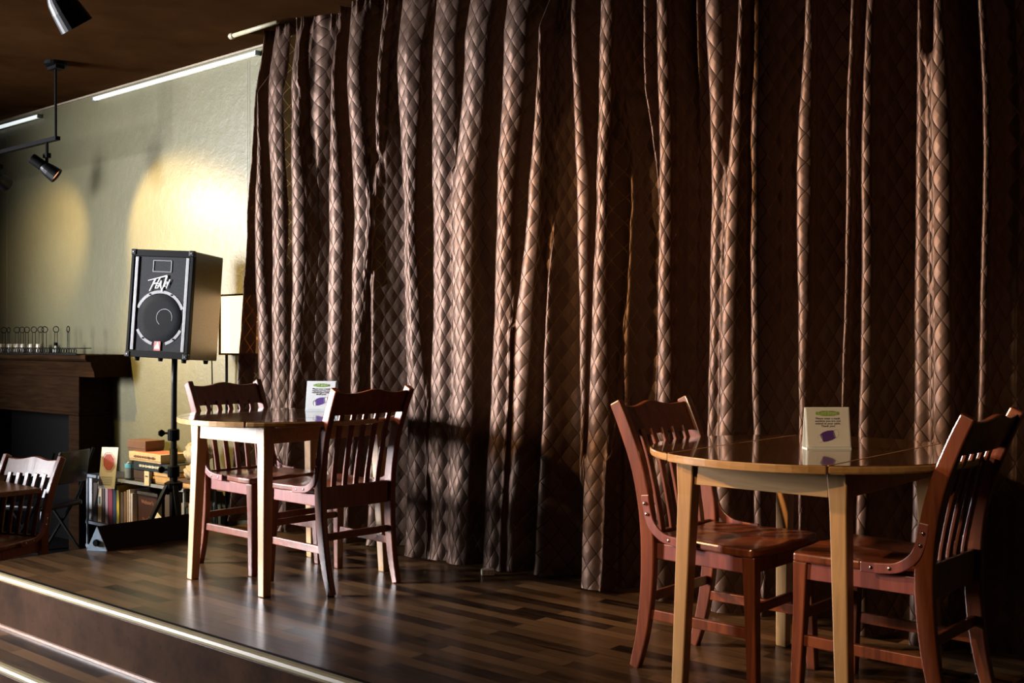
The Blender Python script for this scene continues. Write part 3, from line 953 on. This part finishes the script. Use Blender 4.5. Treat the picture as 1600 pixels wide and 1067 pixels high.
bm = bmesh.new(); tube(bm, [(.015, 0, 0), (.45, 0, 0)], .013, 12); mesh_obj('rod', bm, plain('aged cream rod', (.30, .27, .17), .5), cr, smooth=True)
bm = bmesh.new(); lathe(bm, [(.010, -.02), (.018, -.012), (.018, .012), (.014, .02)], (0, 0, 0), 14, Matrix.Rotation(PI / 2, 3, 'Y')); mesh_obj('end_cap', bm, MATS['aged cream rod'], cr, smooth=True)

# ---------------------------------------------------------------- track lights
def track_head(parent_name, loc, aim, s, label, glow=True, stem_top=None):
    """spotlight head: stem, yoke, narrow rear barrel, flared front with lit opening"""
    t = thing('track_spotlight', label, 'spotlight', loc, 0, 'black track spotlights')
    q = aim.normalized().to_track_quat('Z', 'Y').to_matrix()
    bm = bmesh.new(); lathe(bm, [(.030 * s, -.115 * s), (.034 * s, -.11 * s), (.034 * s, -.035 * s), (.028 * s, -.03 * s)], (0, 0, 0), 20, q); mesh_obj('rear_barrel', bm, M_BLACK, t)
    bm = bmesh.new(); lathe(bm, [(.028 * s, -.035 * s), (.040 * s, -.01 * s), (.046 * s, .02 * s), (.052 * s, .075 * s), (.048 * s, .075 * s), (.042 * s, .03 * s)], (0, 0, 0), 24, q); hd = mesh_obj('head', bm, M_BLKMETAL, t, smooth=False)
    bm = bmesh.new(); lathe(bm, [(.046 * s, .055 * s), (.046 * s, .060 * s)], (0, 0, 0), 20, q)
    mesh_obj('lens', bm, emis('lit lens', (1.0, .45, .25), .8) if glow else M_GREYMETAL, hd)
    bm = bmesh.new(); tube(bm, [(0, 0, -.02 * s), (0, 0, .085 * s)], .010 * s, 8); top = .085 * s
    box(bm, (0, 0, top), (.05 * s, .03 * s, .03 * s)); mesh_obj('yoke', bm, M_BLACK, t)
    return t


# rail 1: along the back wall
cx = P(-3.055, 7.34)
ty = cx.y; zr = EYE + 317 / F * 7.34
tr = thing('track_rail', 'black track rail hung on a ceiling stem over the mantel', 'track light rail', (cx.x, ty, ZC))
bm = bmesh.new(); lathe(bm, [(.075, 0), (.075, -.022), (.060, -.03)], (0, 0, 0), 20); box(bm, (0, 0, -.035), (.12, .06, .03)); mesh_obj('canopy', bm, M_BLACK, tr)
bm = bmesh.new(); tube(bm, [(0, 0, -.02), (0, 0, zr - ZC)], .009, 10); mesh_obj('stem', bm, M_BLACK, tr)
bm = bmesh.new(); box(bm, (-1.42, 0, zr - ZC), (2.90, .034, .026)); mesh_obj('rail', bm, M_BLACK, tr)
SA_ = Vector((SPOT_A.x, ty, zr - .19)); aimA = wallpt(262, 362, YW) - SA_
hA = track_head('a', SA_, P(.80, .18, -.60) , 1.05, 'small black track spotlight hanging over the mantel, tilted down to the right')
bm = bmesh.new(); tube(bm, [(0, 0, .08), (0, 0, .19 - .014)], .011, 8); mesh_obj('stem', bm, M_BLACK, hA)
hB = track_head('b', Vector((SPOT_B.x, ty, zr - .19)), wallpt(95, 372, YW) - SPOT_B, 1.05, 'black track spotlight further left on the rail over the mantel')
bm = bmesh.new(); tube(bm, [(0, 0, .08), (0, 0, .19 - .014)], .011, 8); mesh_obj('stem', bm, M_BLACK, hB)
# rail 2: nearer the camera, only its spotlight reaches into view
q2 = ata(97, 7, 4.9)
tr2 = thing('track_rail', 'nearer black track rail carrying the large spotlight at the top left corner', 'track light rail', (q2.x - .2, q2.y, ZC))
zr2 = ZC - .10
bm = bmesh.new(); box(bm, (-1.75, 0, zr2 - ZC), (4.1, .034, .026)); mesh_obj('rail', bm, M_BLACK, tr2)
bm = bmesh.new(); tube(bm, [(0, 0, 0), (0, 0, zr2 - ZC)], .009, 8); mesh_obj('stem', bm, M_BLACK, tr2)
h2 = track_head('c', Vector((q2.x, q2.y, q2.z + .01)), P(.42, .40, -.78), 1.5, 'large black track spotlight cut off by the top left corner', False)
bm = bmesh.new(); tube(bm, [(0, 0, .1), (0, 0, max(.12, zr2 - q2.z - .02))], .010, 8); mesh_obj('stem', bm, M_BLACK, h2)

hC = track_head('c', Vector((SPOT_C.x, q2.y, SPOT_C.z)), wallpt(310, 610, YW) - SPOT_C, 1.05, 'black track spotlight at the far end of the nearer rail, aimed at the olive wall', False)
bm = bmesh.new(); tube(bm, [(0, 0, .08), (0, 0, zr2 - SPOT_C.z - .012)], .011, 8); mesh_obj('stem', bm, M_BLACK, hC)

# ---------------------------------------------------------------- fireplace mantel
xm = wallpt(134, 553, 3.86).x; zm = wallpt(134, 553, 3.86).z
fp = thing('fireplace', 'dark wooden fireplace surround with heavy mantel shelf against the olive wall', 'fireplace', (xm, YW, ZF))
h = zm - ZF
Wm = 2.0
bm = bmesh.new()
pr = [(-.34, h - .030), (-.34, h), (0, h), (0, h - .16), (-.27, h - .16), (-.275, h - .12), (-.29, h - .09), (-.30, h - .05), (-.325, h - .045)]
prism(bm, [(-Wm, y - .005, z) for y, z in pr], (Wm, 0, 0)); mesh_obj('mantel_shelf', bm, M_MANTEL, fp, bevel=.003)
bm = bmesh.new(); box(bm, (-Wm / 2 - .12, -.135, h - .16 - .13), (Wm - .24, .26, .26)); mesh_obj('frieze', bm, M_MANTEL, fp, bevel=.004)
bm = bmesh.new(); box(bm, (-Wm / 2 - .12, -.135, h - .43), (Wm - .22, .275, .022)); mesh_obj('moulding', bm, M_MANTEL, fp, bevel=.005)
for x in (-.315, -Wm + .075):
    bxo('pilaster', (x, -.135, (h - .44) / 2), (.15, .26, h - .445), M_MANTEL, fp, .004)
bxo('firebox', (-Wm / 2, -.035, (h - .44) / 2), (Wm - .5, .05, h - .445), M_BLACK, fp)
bxo('hearth', (-Wm / 2 - .14, -.22, .02), (Wm - .24, .40, .04), M_BLACK, fp)

# wire holders on the mantel
ym = 3.95
m_wire = M_BLACK
def wire_holder(px, face, label, pyt=507):
    p = wallpt(px, 552, ym)
    t = thing('wire_card_holder', label, 'card holder', (p.x, ym, zm + .001), face, 'wire card holders on the mantel')
    hh = .205
    r = .0215
    bm = bmesh.new(); tube(bm, [(r * math.cos(a), 0, hh - r + r * 1.0 * math.sin(a)) for a in [2 * PI * k / 18 for k in range(18)]], .0032, 6, True)
    mesh_obj('wire_ring', bm, m_wire, t)
    bm = bmesh.new()
    for s in (-1, 1): tube(bm, [(s * .011, 0, hh - 2 * r + .002), (s * .012, 0, .09), (s * .015, 0, .004)], .0022, 5)
    mesh_obj('wire_stem', bm, m_wire, t)
    bm = bmesh.new(); tube(bm, [(.026 * math.cos(a), .020 * math.sin(a), .003) for a in [2 * PI * k / 14 for k in range(14)]], .003, 6, True); mesh_obj('foot_loop', bm, m_wire, t)
    return t
A0 = math.atan2(SA, CA)
for px, f, lab in ((6, .7, 'wire ring holder at the far left end of the mantel row'),
                   (13.5, 1.45, 'edge-on wire ring holder, second from the left on the mantel'),
                   (26.5, .3, 'wire ring holder, left one of the close trio on the mantel'),
                   (34.5, 0, 'wire ring holder, middle one of the close trio on the mantel'),
                   (42, .9, 'wire ring holder, right one of the close trio on the mantel'),
                   (53, 0, 'round-faced wire ring holder standing alone, mid row on the mantel'),
                   (63.5, .1, 'wire ring holder, left one of the close pair on the mantel'),
                   (70, .8, 'narrower wire ring holder, right one of the close pair on the mantel'),
                   (87.5, .85, 'wire ring holder standing by the little glass bottle on the mantel'),
                   (106.5, 1.5, 'edge-on wire ring holder nearest the right end of the mantel')):
    wire_holder(px, A0 + f, lab)
# low ornate wire gallery in front of them
g0, g1 = wallpt(-60, 550, 3.885).x, wallpt(131, 550, 3.885).x
gl = thing('wire_tray', 'long low tray edged with black wire scrolls along the mantel front', 'tray', ((g0 + g1) / 2, 3.885, zm + .001))
Lg = g1 - g0
bm = bmesh.new(); box(bm, (0, -.032, .003), (Lg, .055, .005)); mesh_obj('tray_base', bm, M_BLKMETAL, gl)
bm = bmesh.new()
for z in (.008, .045): tube(bm, [(-Lg / 2, -.055, z), (Lg / 2, -.055, z)], .003, 6)
tube(bm, catmull([(Lg / 2, -.055, .045), (Lg / 2 + .02, -.02, .045), (Lg / 2 + .01, .05, .045)], 5), .003, 6)
k = -Lg / 2 + .02; i = 0
while k < Lg / 2 - .01:
    tube(bm, [(k + .016 * math.cos(a), -.055, .026 + .016 * math.sin(a)) for a in [2 * PI * j / 10 for j in range(10)]], .0026, 5, True); k += .036
mesh_obj('wire_scrolls', bm, m_wire, gl)
for px, lab in ((3, 'short cream jar at the left end of the mantel, behind the wire rings'), (17, 'short cream jar, second from the left on the mantel'),
                (28, 'short cream jar behind the trio of wire rings'), (37, 'short cream jar behind the right ring of the wire trio'),
                (50, 'short cream jar behind the lone round wire ring'), (62, 'short cream jar behind the pair of wire rings')):
    p = wallpt(px, 552, 4.06)
    bm = bmesh.new(); lathe(bm, [(.026, 0), (.030, .004), (.030, .070), (.027, .074), (.022, .074)], (0, 0, 0), 16)
    o = mesh_obj('jar', bm, plain('cream glazed jar', (.55, .48, .36), .3), None, True); o.location = (p.x, 4.06, zm + .001)
    tag(o, lab, 'jar', 'cream jars on the mantel')
p = wallpt(85, 552, 3.99)
bt = thing('bottle', 'small clear glass bottle with a dark stopper on the mantel', 'bottle', (p.x, 4.0, zm + .001))
bm = bmesh.new(); lathe(bm, [(.017, 0), (.020, .004), (.020, .035), (.010, .05), (.009, .062)], (0, 0, 0), 14); mesh_obj('glass_body', bm, plain('pale glass', (.6, .6, .5), .08), bt, True)
bm = bmesh.new(); lathe(bm, [(.014, .062), (.014, .085)], (0, 0, 0), 12); mesh_obj('stopper', bm, M_BLACK, bt)

# pale board leaning in the firebox, behind the lower chair
p = P(-2.93, 6.95)
o = bxo('leaning_board', (0, 0, .21), (.07, .012, .46), plain('pale grey board', (.42, .47, .50), .5), None, .002)
q = wallpt(66, 760, 3.80); o.location = (q.x, 3.80, ZF + .042); o.rotation_euler = (-.10, 0, .4)
tag(o, 'narrow pale grey board standing on the hearth behind the far left chair', 'board')

# ---------------------------------------------------------------- low table at the far left
tt = thing('square_table', 'wooden tabletop corner just inside the left edge, in front of the lower chair', 'table', (-5.93 - .40, 2.886 - .40, ZF))
bm = bmesh.new(); box(bm, (0, 0, .735), (.80, .80, .03)); mesh_obj('tabletop', bm, wood('brown table', (.10, .045, .02), (.24, .12, .05), .25, 'x'), tt, bevel=.006)
for sx in (-1, 1):
    for sy in (-1, 1):
        pass
bm = bmesh.new(); tube(bm, [(0, 0, .03), (0, 0, .72)], .035, 14); mesh_obj('pedestal', bm, M_BLACK, tt)
bm = bmesh.new(); box(bm, (0, 0, .015), (.50, .07, .03)); box(bm, (0, 0, .015), (.07, .50, .03)); mesh_obj('base', bm, M_BLACK, tt, bevel=.004)

# ---------------------------------------------------------------- folding chair by the fireplace
fc0 = wallpt(146, 735, 3.80)
fc0 = wallpt(113, 735, 3.70); fc = thing('folding_chair', 'black vinyl folding chair in the dark between fireplace and bookshelf', 'chair', (fc0.x - .19, 3.60, ZF), -1.147)
m_vinyl = plain('black vinyl', (.008, .009, .012), .3, 0, .15, 30, .3)
bm = bmesh.new(); n = 10; vs = []
for k in range(n + 1):
    a = -.9 + 1.8 * k / n
    vs.append([bm.verts.new((.15 * math.sin(a) / math.sin(.9), .17 + .05 * math.cos(a) + o_, z)) for z, o_ in ((.60, 0), (.82, .03), (.82, .055), (.60, .025))])
for a, b in zip(vs, vs[1:]):
    for k in range(4): bm.faces.new((a[k], a[(k + 1) % 4], b[(k + 1) % 4], b[k]))
bm.faces.new(vs[0]); bm.faces.new(vs[-1][::-1]); bmesh.ops.recalc_face_normals(bm, faces=bm.faces)
mesh_obj('backrest', bm, m_vinyl, fc, True, bevel=.006)
bxo('seat', (0, -.02, .44), (.38, .36, .035), m_vinyl, fc, .012)
for s in (-1, 1):
    bm = bmesh.new(); tube(bm, [(s * .20, .24, .82), (s * .20, .12, .50), (s * .20, -.22, .01)], .011, 8); mesh_obj('leg', bm, M_BLKMETAL, fc)
    bm = bmesh.new(); tube(bm, [(s * .18, -.12, .43), (s * .18, .22, .01)], .011, 8); mesh_obj('leg', bm, M_BLKMETAL, fc)

# ---------------------------------------------------------------- bookshelf and what is on it
ys = 3.93
def sp_(px, py, d=ys): return wallpt(px, py, d)
x0 = sp_(135, 742).x; x1 = x0 + 1.24
zt_ = sp_(138, 739).z; zb_ = sp_(140, 812).z
bs = thing('bookshelf', 'low grey metal-edged bookshelf full of books between fireplace and curtain', 'bookshelf', (x0, ys, ZF))
Wb = x1 - x0; Db = .24
M_SHELF = plain('dark shelf board', (.05, .055, .065), .45)
m_sedge = plain('grey shelf edge', (.24, .27, .33), .4)
for z in (zt_, zb_, ZF + .12):
    o = bxo('shelf_board', (Wb / 2, Db / 2, z - ZF - .010), (Wb, Db, .018), M_SHELF, bs)
    bxo('shelf_lip', (Wb / 2, -.003, z - ZF - .010), (Wb, .006, .020), m_sedge, o)
for x in (.006, Wb - .006):
    for y in (.006, Db - .006): bxo('post', (x, y, (zt_ - ZF) / 2), (.013, .013, zt_ - ZF - .021), M_GREYMETAL, bs)

BK = 0
def book(label, loc, w_, t_, h_, col, rot=(0, 0, 0), group='books on the shelf', text=None, cat='book', tcol=(.8, .75, .6), pages=True):
    """w_ = spine-to-fore-edge depth (y), t_ = thickness (x), h_ = height (z); spine faces -y"""
    global BK; BK += 1
    m = plain('book cloth %d' % BK, col, .5, 0, .12)
    t = thing('book', label, cat, loc, 0, group); t.rotation_euler = rot
    bm = bmesh.new(); c = .0022
    box(bm, (-t_ / 2 + c / 2, w_ / 2, h_ / 2), (c, w_, h_)); box(bm, (t_ / 2 - c / 2, w_ / 2, h_ / 2), (c, w_, h_)); box(bm, (0, c / 2, h_ / 2), (t_ - 2 * c, c, h_))
    mesh_obj('cover', bm, m, t)
    bxo('pages', (0, w_ / 2, h_ / 2), (t_ - 2 * c - .0004, w_ - .009, h_ - .008), M_PAPER, t)
    return t


zl = zb_ + .0005
def upright(px0, px1, pyt, col, label, lean=0.0, dy=.012):
    a, b = sp_(px0, 805), sp_(px1, 805)
    th = max(.006, (b.x - a.x)); hh = sp_((px0 + px1) / 2, pyt).z - zl
    o = book(label, ((a.x + b.x) / 2, ys + dy, zl + abs(math.sin(lean)) * th * .5 + .001), .15, th, hh, col, (0, lean, 0)); return o


upright(136.5, 141, 746, (.55, .57, .58), 'thin worn white binder at the left end of the lower shelf', 0)
upright(143.5, 149.5, 753, (.05, .035, .03), 'dark brown book next to the white binder on the lower shelf', 0)
bb = upright(150.5, 156, 752, (.52, .42, .26), 'cream book with a dark blue top on the lower shelf', 0)
bxo('spine_label', (0, -.001, .155), (.0222, .003, .05), plain('navy spine', (.05, .09, .12), .5), bb)
upright(157, 161, 758, (.06, .04, .04), 'narrow dark book right of the cream book', 0)
upright(162, 166, 757, (.46, .33, .32), 'pale pink book beside the red one on the shelf', 0)
upright(167, 173, 757, (.36, .05, .07), 'red book standing on the lower shelf under the stop-sign card', 0)
upright(174, 179, 757, (.04, .065, .10), 'dark blue book between the red and the yellow book', 0)
upright(179.8, 183.5, 757, (.62, .46, .05), 'yellow-spined book on the lower shelf', 0)
upright(186, 190, 768, (.10, .07, .05), 'dark thin book just right of the yellow one', 0)
upright(191, 194.5, 767, (.22, .14, .10), 'brown thin magazine in the middle of the lower shelf', 0)
upright(195.5, 197.5, 765, (.50, .40, .36), 'thin pinkish booklet beside the brown magazine', 0)
upright(198.5, 200.5, 764, (.62, .60, .60), 'thin white booklet left of the dark dictionary', 0)
upright(201.5, 204.5, 770, (.58, .54, .60), 'thin lilac-white booklet touching the dark dictionary', 0)
# dictionary shown front cover out
dx0, dx1 = sp_(206, 790).x, sp_(236, 790).x; dh = sp_(220, 774).z - zl
dc = thing('dictionary', 'dark red dictionary standing cover-out on the lower shelf', 'book', ((dx0 + dx1) / 2, ys + .045, zl + .001), 0, 'books on the shelf')
bm = bmesh.new(); Wd = dx1 - dx0; box(bm, (0, .0015, dh / 2), (Wd, .003, dh)); box(bm, (0, .0385, dh / 2), (Wd, .003, dh)); box(bm, (-Wd / 2 + .0015, .02, dh / 2), (.003, .034, dh)); mesh_obj('cover', bm, plain('dark red cloth', (.045, .018, .014), .5), dc)
bxo('pages', (.001, .02, dh / 2), (Wd - .008, .033, dh - .008), M_PAPER, dc)
m_gold = plain('dull red ink', (.34, .16, .12), .5)
lettering('lettering', "Webster's", .036, m_gold, dc, (-.0, -.0006, dh * .80), (PI / 2, 0, 0))
lettering('lettering', "Stud", .036, m_gold, dc, (-.030, -.0006, dh * .30), (PI / 2, 0, 0))
bxo('title_band', (0, -.0008, dh + .012), (Wd + .015, .003, .020), plain('tan board', (.20, .15, .09), .5), dc)
# loose white papers
for k, (px, py, ww, hh, rt, lab) in enumerate(((230, 801, .13, .035, .30, 'folded white paper at the front of the lower shelf by the stand'), (241, 790, .13, .045, -.45, 'upper folded white paper fanned out behind the speaker stand leg'))):
    p = sp_(px, py, ys + .01)
    bm = bmesh.new(); prism(bm, [(-ww / 2, 0, 0), (0, 0, .028), (ww / 2, 0, .004), (ww / 2, 0, .004 + hh * .7), (.0, 0, .028 + hh), (-ww / 2, 0, hh * .7)], (0, .02, 0))
    o = mesh_obj('paper', bm, M_WHITE); o.location = (p.x, ys + .008 + .001 * k, zl + .002 + k * .070); tag(o, lab, 'paper', 'loose papers on the shelf')
# more books right of the stand
upright(255, 262, 772, (.08, .06, .05), 'dark book behind the speaker stand legs on the lower shelf', 0)
upright(281, 284, 785, (.30, .26, .2), 'tan book right of the speaker stand on the lower shelf', 0)
upright(285, 290, 792, (.07, .09, .08), 'dark green book right of the speaker stand on the lower shelf', 0)
upright(292, 297, 786, (.34, .3, .25), 'beige book by the table leg on the lower shelf', 0)
p = sp_(203, 812, ys - .002)
o = bxo('booklet', (0, .05, .004), (.17, .10, .007), plain('orange booklet', (.55, .28, .08), .5), None, .001); o.location = (sp_(203, 812).x - .01, ys - .03, zl + .001); o.location.y = ys + .0
tag(o, 'thin orange booklet lying flat at the front of the lower shelf', 'book')
o.location = (sp_(203, 812).x, ys - .045, zl + .001)

# on top of the shelf
zt2 = zt_ + .0005
def flat(px0, px1, pyt, pyb, depth, col, label, name='book', dy=.02, rz=0.0, cat='book', group=None, letters=None, lidcol=None, d=ys):
    a, b = sp_(px0, pyb, d), sp_(px1, pyb, d); W_ = b.x - a.x
    z0 = a.z if pyb is not None else zt2
    return a.x + W_ / 2, W_


stack_z = {}
def stack(key, xc, W_, Dp, Ht, col, label, name, cat, y0, rz=0, lid=None, letters=None, lmat=None, pages=False, group='things stacked on the shelf top'):
    z = stack_z.get(key, zt2 + .001)
    t = thing(name, label, cat, (xc, y0 + Dp / 2, z), rz, group)
    if pages:
        bm = bmesh.new(); box(bm, (0, 0, .002), (W_, Dp, .004)); box(bm, (0, 0, Ht - .002), (W_, Dp, .004)); box(bm, (0, -Dp / 2 + .002, Ht / 2), (W_, .004, Ht - .008))
        mesh_obj('cover', bm, plain(label[:24], col, .45), t)
        bxo('pages', (0, .003, Ht / 2), (W_ - .012, Dp - .012, Ht - .0085), M_PAPER, t)
    else:
        bxo('box_base', (0, 0, Ht * .42), (W_ - .006, Dp - .006, Ht * .84), plain(label[:24] + ' b', tuple(c * .8 for c in col), .55), t, .002)
        bxo('box_lid', (0, 0, Ht * .62), (W_, Dp, Ht * .76), plain(label[:24], col, .5), t, .002)
    if lid: bxo('cover_print', (0, 0, Ht + .0006), (W_ * .8, Dp * .8, .001), lid, t)
    if letters:
        # print too worn to read: a row of short uneven marks
        rr = random.Random(len(letters)); bm = bmesh.new(); x = -W_ * .34
        while x < W_ * .34:
            ww = rr.uniform(.004, .012); box(bm, (x + ww / 2, -Dp / 2 - .0006, Ht * .52), (ww, .001, Ht * rr.uniform(.16, .34))); x += ww + rr.uniform(.002, .006)
        mesh_obj('worn_print', bm, lmat, t)
    stack_z[key] = z + Ht + .0015
    return t


def sx_(px): return sp_(px, 735).x
def wd(a, b): return sx_(b) - sx_(a)
stack('m', sx_(219), wd(205, 234), .18, .072, (.055, .032, .02), 'dark brown box at the bottom of the pile behind the pill bottle', 'box', 'box', ys + .02)
stack('n', sx_(250), wd(235, 266), .20, .045, (.45, .28, .12), 'low tan box on the shelf top beside the brown box', 'box', 'box', ys + .02)
stack('n', sx_(250), wd(236, 264), .19, .030, (.52, .33, .14), 'thin orange-tan box under the black book', 'box', 'box', ys + .02, .04)
stack_z['p'] = max(stack_z['m'], stack_z['n'])
mwhite = plain('cream ink', (.6, .6, .5), .5)
stack('p', sx_(234), wd(204, 262), .17, .055, (.018, .028, .035), 'thick black book with worn cream spine print across the pile', 'book', 'book', ys + .015, 0, None, 'spine', mwhite, True)
stack('p', sx_(224), wd(197, 249), .19, .060, (.50, .36, .19), 'tan game box with a red printed lid near the top of the pile', 'game_box', 'box', ys + .01, -.03, plain('red print', (.42, .12, .07), .5), 'side', plain('brown ink', (.10, .04, .02), .5))
stack('p', sx_(202), wd(189, 215), .15, .070, (.12, .055, .022), 'small brown box topmost on the pile beside the stop-sign card', 'box', 'box', ys + .05, .05)
stack('r', sx_(288), wd(272, 304), .18, .030, (.48, .28, .10), 'flat orange-brown box at the bottom right of the speaker pole', 'box', 'box', ys + .015)
stack('r', sx_(288), wd(273, 303), .17, .022, (.09, .05, .03), 'thin dark book under the beige bag right of the pole', 'book', 'book', ys + .015, 0, None, None, None, True)


def lumpy(name, xc, yc, z, sx, sy, sz, mat, label, cat, seed, amp=.22):
    rnd = random.Random(seed); bm = bmesh.new(); bmesh.ops.create_icosphere(bm, subdivisions=4, radius=1)
    ph = [(rnd.uniform(2, 7), rnd.uniform(2, 7), rnd.uniform(2, 7), rnd.uniform(0, 6)) for _ in range(6)]
    for v in bm.verts:
        c = v.co.normalized(); d = sum(abs(math.sin(a * c.x + b * c.y + e * c.z + f)) for a, b, e, f in ph) / 6
        v.co = c * (1 - amp + amp * 1.6 * d)
        v.co = Vector((v.co.x * sx, v.co.y * sy, max(v.co.z, -.72) * sz + sz * .72))
    o = mesh_obj(name, bm, mat, None, True); o.location = (xc, yc, z); tag(o, label, cat); return o


zr_ = stack_z['r']
lumpy('cloth_pouch', sx_(290), ys + .09, zr_, wd(275, 306) / 2, .075, .060, plain('beige pouch', (.30, .23, .14), .7, 0, .3, 18), 'rumpled beige pouch lying under the plastic bag', 'pouch', 2)
lumpy('plastic_bag', sx_(291), ys + .09, zr_ + .105, wd(277, 307) / 2, .075, .085, plain('crinkled cream bag', (.34, .27, .17), .25, 0, .45, 22), 'crinkled cream plastic bag on top of the pouch, right of the pole', 'bag', 5, .34)

# pill bottle
bt = thing('pill_bottle', 'supplement bottle with white cap and blue label on the shelf top', 'bottle', (sx_(197), ys - .0 + .035, zt2 + .001))
bm = bmesh.new(); lathe(bm, [(.036, 0), (.039, .004), (.039, .105), (.036, .118), (.024, .128)], (0, 0, 0), 22); mesh_obj('bottle_body', bm, plain('dark bottle', (.06, .08, .09), .3), bt, True)
bm = bmesh.new(); lathe(bm, [(.0396, .080), (.0396, .108)], (0, 0, 0), 22); mesh_obj('label_band', bm, plain('blue label', (.12, .42, .60), .4), bt)
bm = bmesh.new(); lathe(bm, [(.0396, .012), (.0396, .078)], (0, 0, 0), 22); lb = mesh_obj('label', bm, plain('grey label', (.16, .19, .21), .5), bt)
o = thing('spray_can', 'slim white-capped bottle standing behind the supplement bottle', 'bottle', (sx_(189), ys + .115, zt2 + .001))
bm = bmesh.new(); lathe(bm, [(.022, 0), (.024, .003), (.024, .125), (.018, .135)], (0, 0, 0), 18); mesh_obj('bottle_body', bm, plain('navy bottle', (.03, .05, .08), .3), o, True)
bm = bmesh.new(); lathe(bm, [(.019, .135), (.021, .137), (.021, .178), (.017, .182)], (0, 0, 0), 18); mesh_obj('cap', bm, M_WHITE, o, True)

# hanging beige tag on the shelf lip
p0 = sp_(229, 746, ys - .014)
tg = bxo('hang_tag', (0, 0, 0), (.058, .004, .095), plain('beige tag card', (.60, .50, .34), .5), None, .001); tg.location = (p0.x, ys - .012, p0.z)
tag(tg, 'small beige card with a dark slot hung on the front shelf edge', 'tag')
bxo('slot', (0, -.0022, .014), (.034, .002, .007), m_ink, tg, .0006)

# stop-sign card leaning in front of the shelf
q0 = sp_(169, 762, ys - .045)
cd = thing('stop_sign_card', 'white card with a red octagon propped against the front of the bookshelf', 'sign', (q0.x, ys - .045, q0.z), .50)
cw, ch = .125, .285
sk = .030
m_redo = plain('faded red print', (.50, .13, .13), .5)
bm = bmesh.new(); prism(bm, [(-cw / 2 - sk / 2, 0, 0), (cw / 2 - sk / 2, 0, 0), (cw / 2 + sk / 2, 0, ch), (-cw / 2 + sk / 2, 0, ch)], (0, .004, 0)); cf = mesh_obj('card', bm, M_WHITE, cd)
def octo(r0, y, name, mat, rz=1.35, rin=None):
    bm = bmesh.new(); pts = [(math.cos(PI / 8 + k * PI / 4) * r0 + .004, y, ch * .64 + math.sin(PI / 8 + k * PI / 4) * r0 * rz) for k in range(8)]
    if rin is None: prism(bm, pts, (0, .0008, 0))
    else: tube(bm, pts, rin, 4, True)
    mesh_obj(name, bm, mat, cf)
octo(.044, -.0010, 'octagon_print', m_redo); octo(.052, -.0004, 'octagon_border', m_redo, 1.33, .0012)
bm = bmesh.new()
for k in range(5): box(bm, (-.010 - k * .0015, -.0006, ch * (.28 - k * .045)), (.085 if k < 4 else .075, .0006, .0035))
mesh_obj('fine_print', bm, plain('grey ink', (.30, .30, .30), .6), cf)
bxo('card_prop', (0, .022, .015), (.05, .036, .004), M_WHITE, cd)

# ---------------------------------------------------------------- wedge box on the stage edge
W1 = P(-2.27, 5.80) + Vector((.045, 0, 0)); W2 = P(-2.156, 5.78) + Vector((.045, 0, 0)); W3 = P(-1.80, 6.20) + Vector((.045, 0, 0))
dv = W3 - W2
wg = thing('floor_wedge', 'long black triangular floor box with grey end plate at the stage left edge', 'stage wedge', (W1.x, W1.y, 0.0))
a0 = Vector((0, 0, .001)); b0 = W2 - W1 + Vector((0, 0, .001)); ap = (a0 + b0) / 2 + Vector((0, 0, .128))
bm = bmesh.new(); prism(bm, [a0, b0, ap], dv); mesh_obj('body', bm, plain('dull black board', (.006, .0045, .004), .6, 0, .15, 30, .15), wg)
nrm = (b0 - a0).cross(Vector((0, 0, 1))).normalized()
if nrm.dot(dv) > 0: nrm = -nrm
bm = bmesh.new(); prism(bm, [a0, b0, ap], nrm * .006); ep = mesh_obj('end_plate', bm, plain('blue grey plate', (.30, .38, .46), .45), wg)
c0 = (a0 + b0 + ap) / 3 + nrm * .006
bm = bmesh.new(); lathe(bm, [(.018, 0), (.019, .008), (.014, .016)], c0, 8, nrm.to_track_quat('Z', 'Y').to_matrix()); mesh_obj('knob', bm, M_BLACK, ep)
for tt_ in (.12, .88):
    pass

# ---------------------------------------------------------------- power outlet end of an extension cord
e0 = P((752 - 800) / F * 5.15, 5.15); 
ec = thing('extension_cord', 'cream three-way outlet end of an extension cord on the floor by the curtain hem', 'extension cord', (e0.x, e0.y, 0), A0 + .10)
bm = bmesh.new(); box(bm, (.030, 0, .017), (.062, .034, .030)); mesh_obj('outlet_block', bm, plain('cream plastic', (.88, .84, .66), .4), ec, bevel=.004)
bm = bmesh.new()
for x in (.014, .034, .050):
    for z in (.012, .023): box(bm, (x, -.0172, z), (.0022, .001, .006))
mesh_obj('socket_slots', bm, m_ink, ec)
bm = bmesh.new(); tube(bm, catmull([(.060, 0, .015), (.075, 0, .008), (.12, .005, .006), (.17, .02, .006), (.22, .03, .006)], 5), lambda f: .0065 - .0025 * min(1, f * 3), 8); mesh_obj('cord', bm, plain('cream cord', (.62, .56, .38), .5), ec)
# paper scrap at the lower right
q = P((1527 - 800) / F * 3.62, 3.62)
bm = bmesh.new(); bmesh.ops.create_icosphere(bm, subdivisions=2, radius=.008)
for v in bm.verts: v.co *= random.uniform(.6, 1.2); v.co.z = abs(v.co.z) * .5
o = mesh_obj('paper_scrap', bm, M_WHITE); o.location = (q.x, q.y, .001); tag(o, 'tiny white paper scrap on the dark floor at the lower right', 'paper scrap')
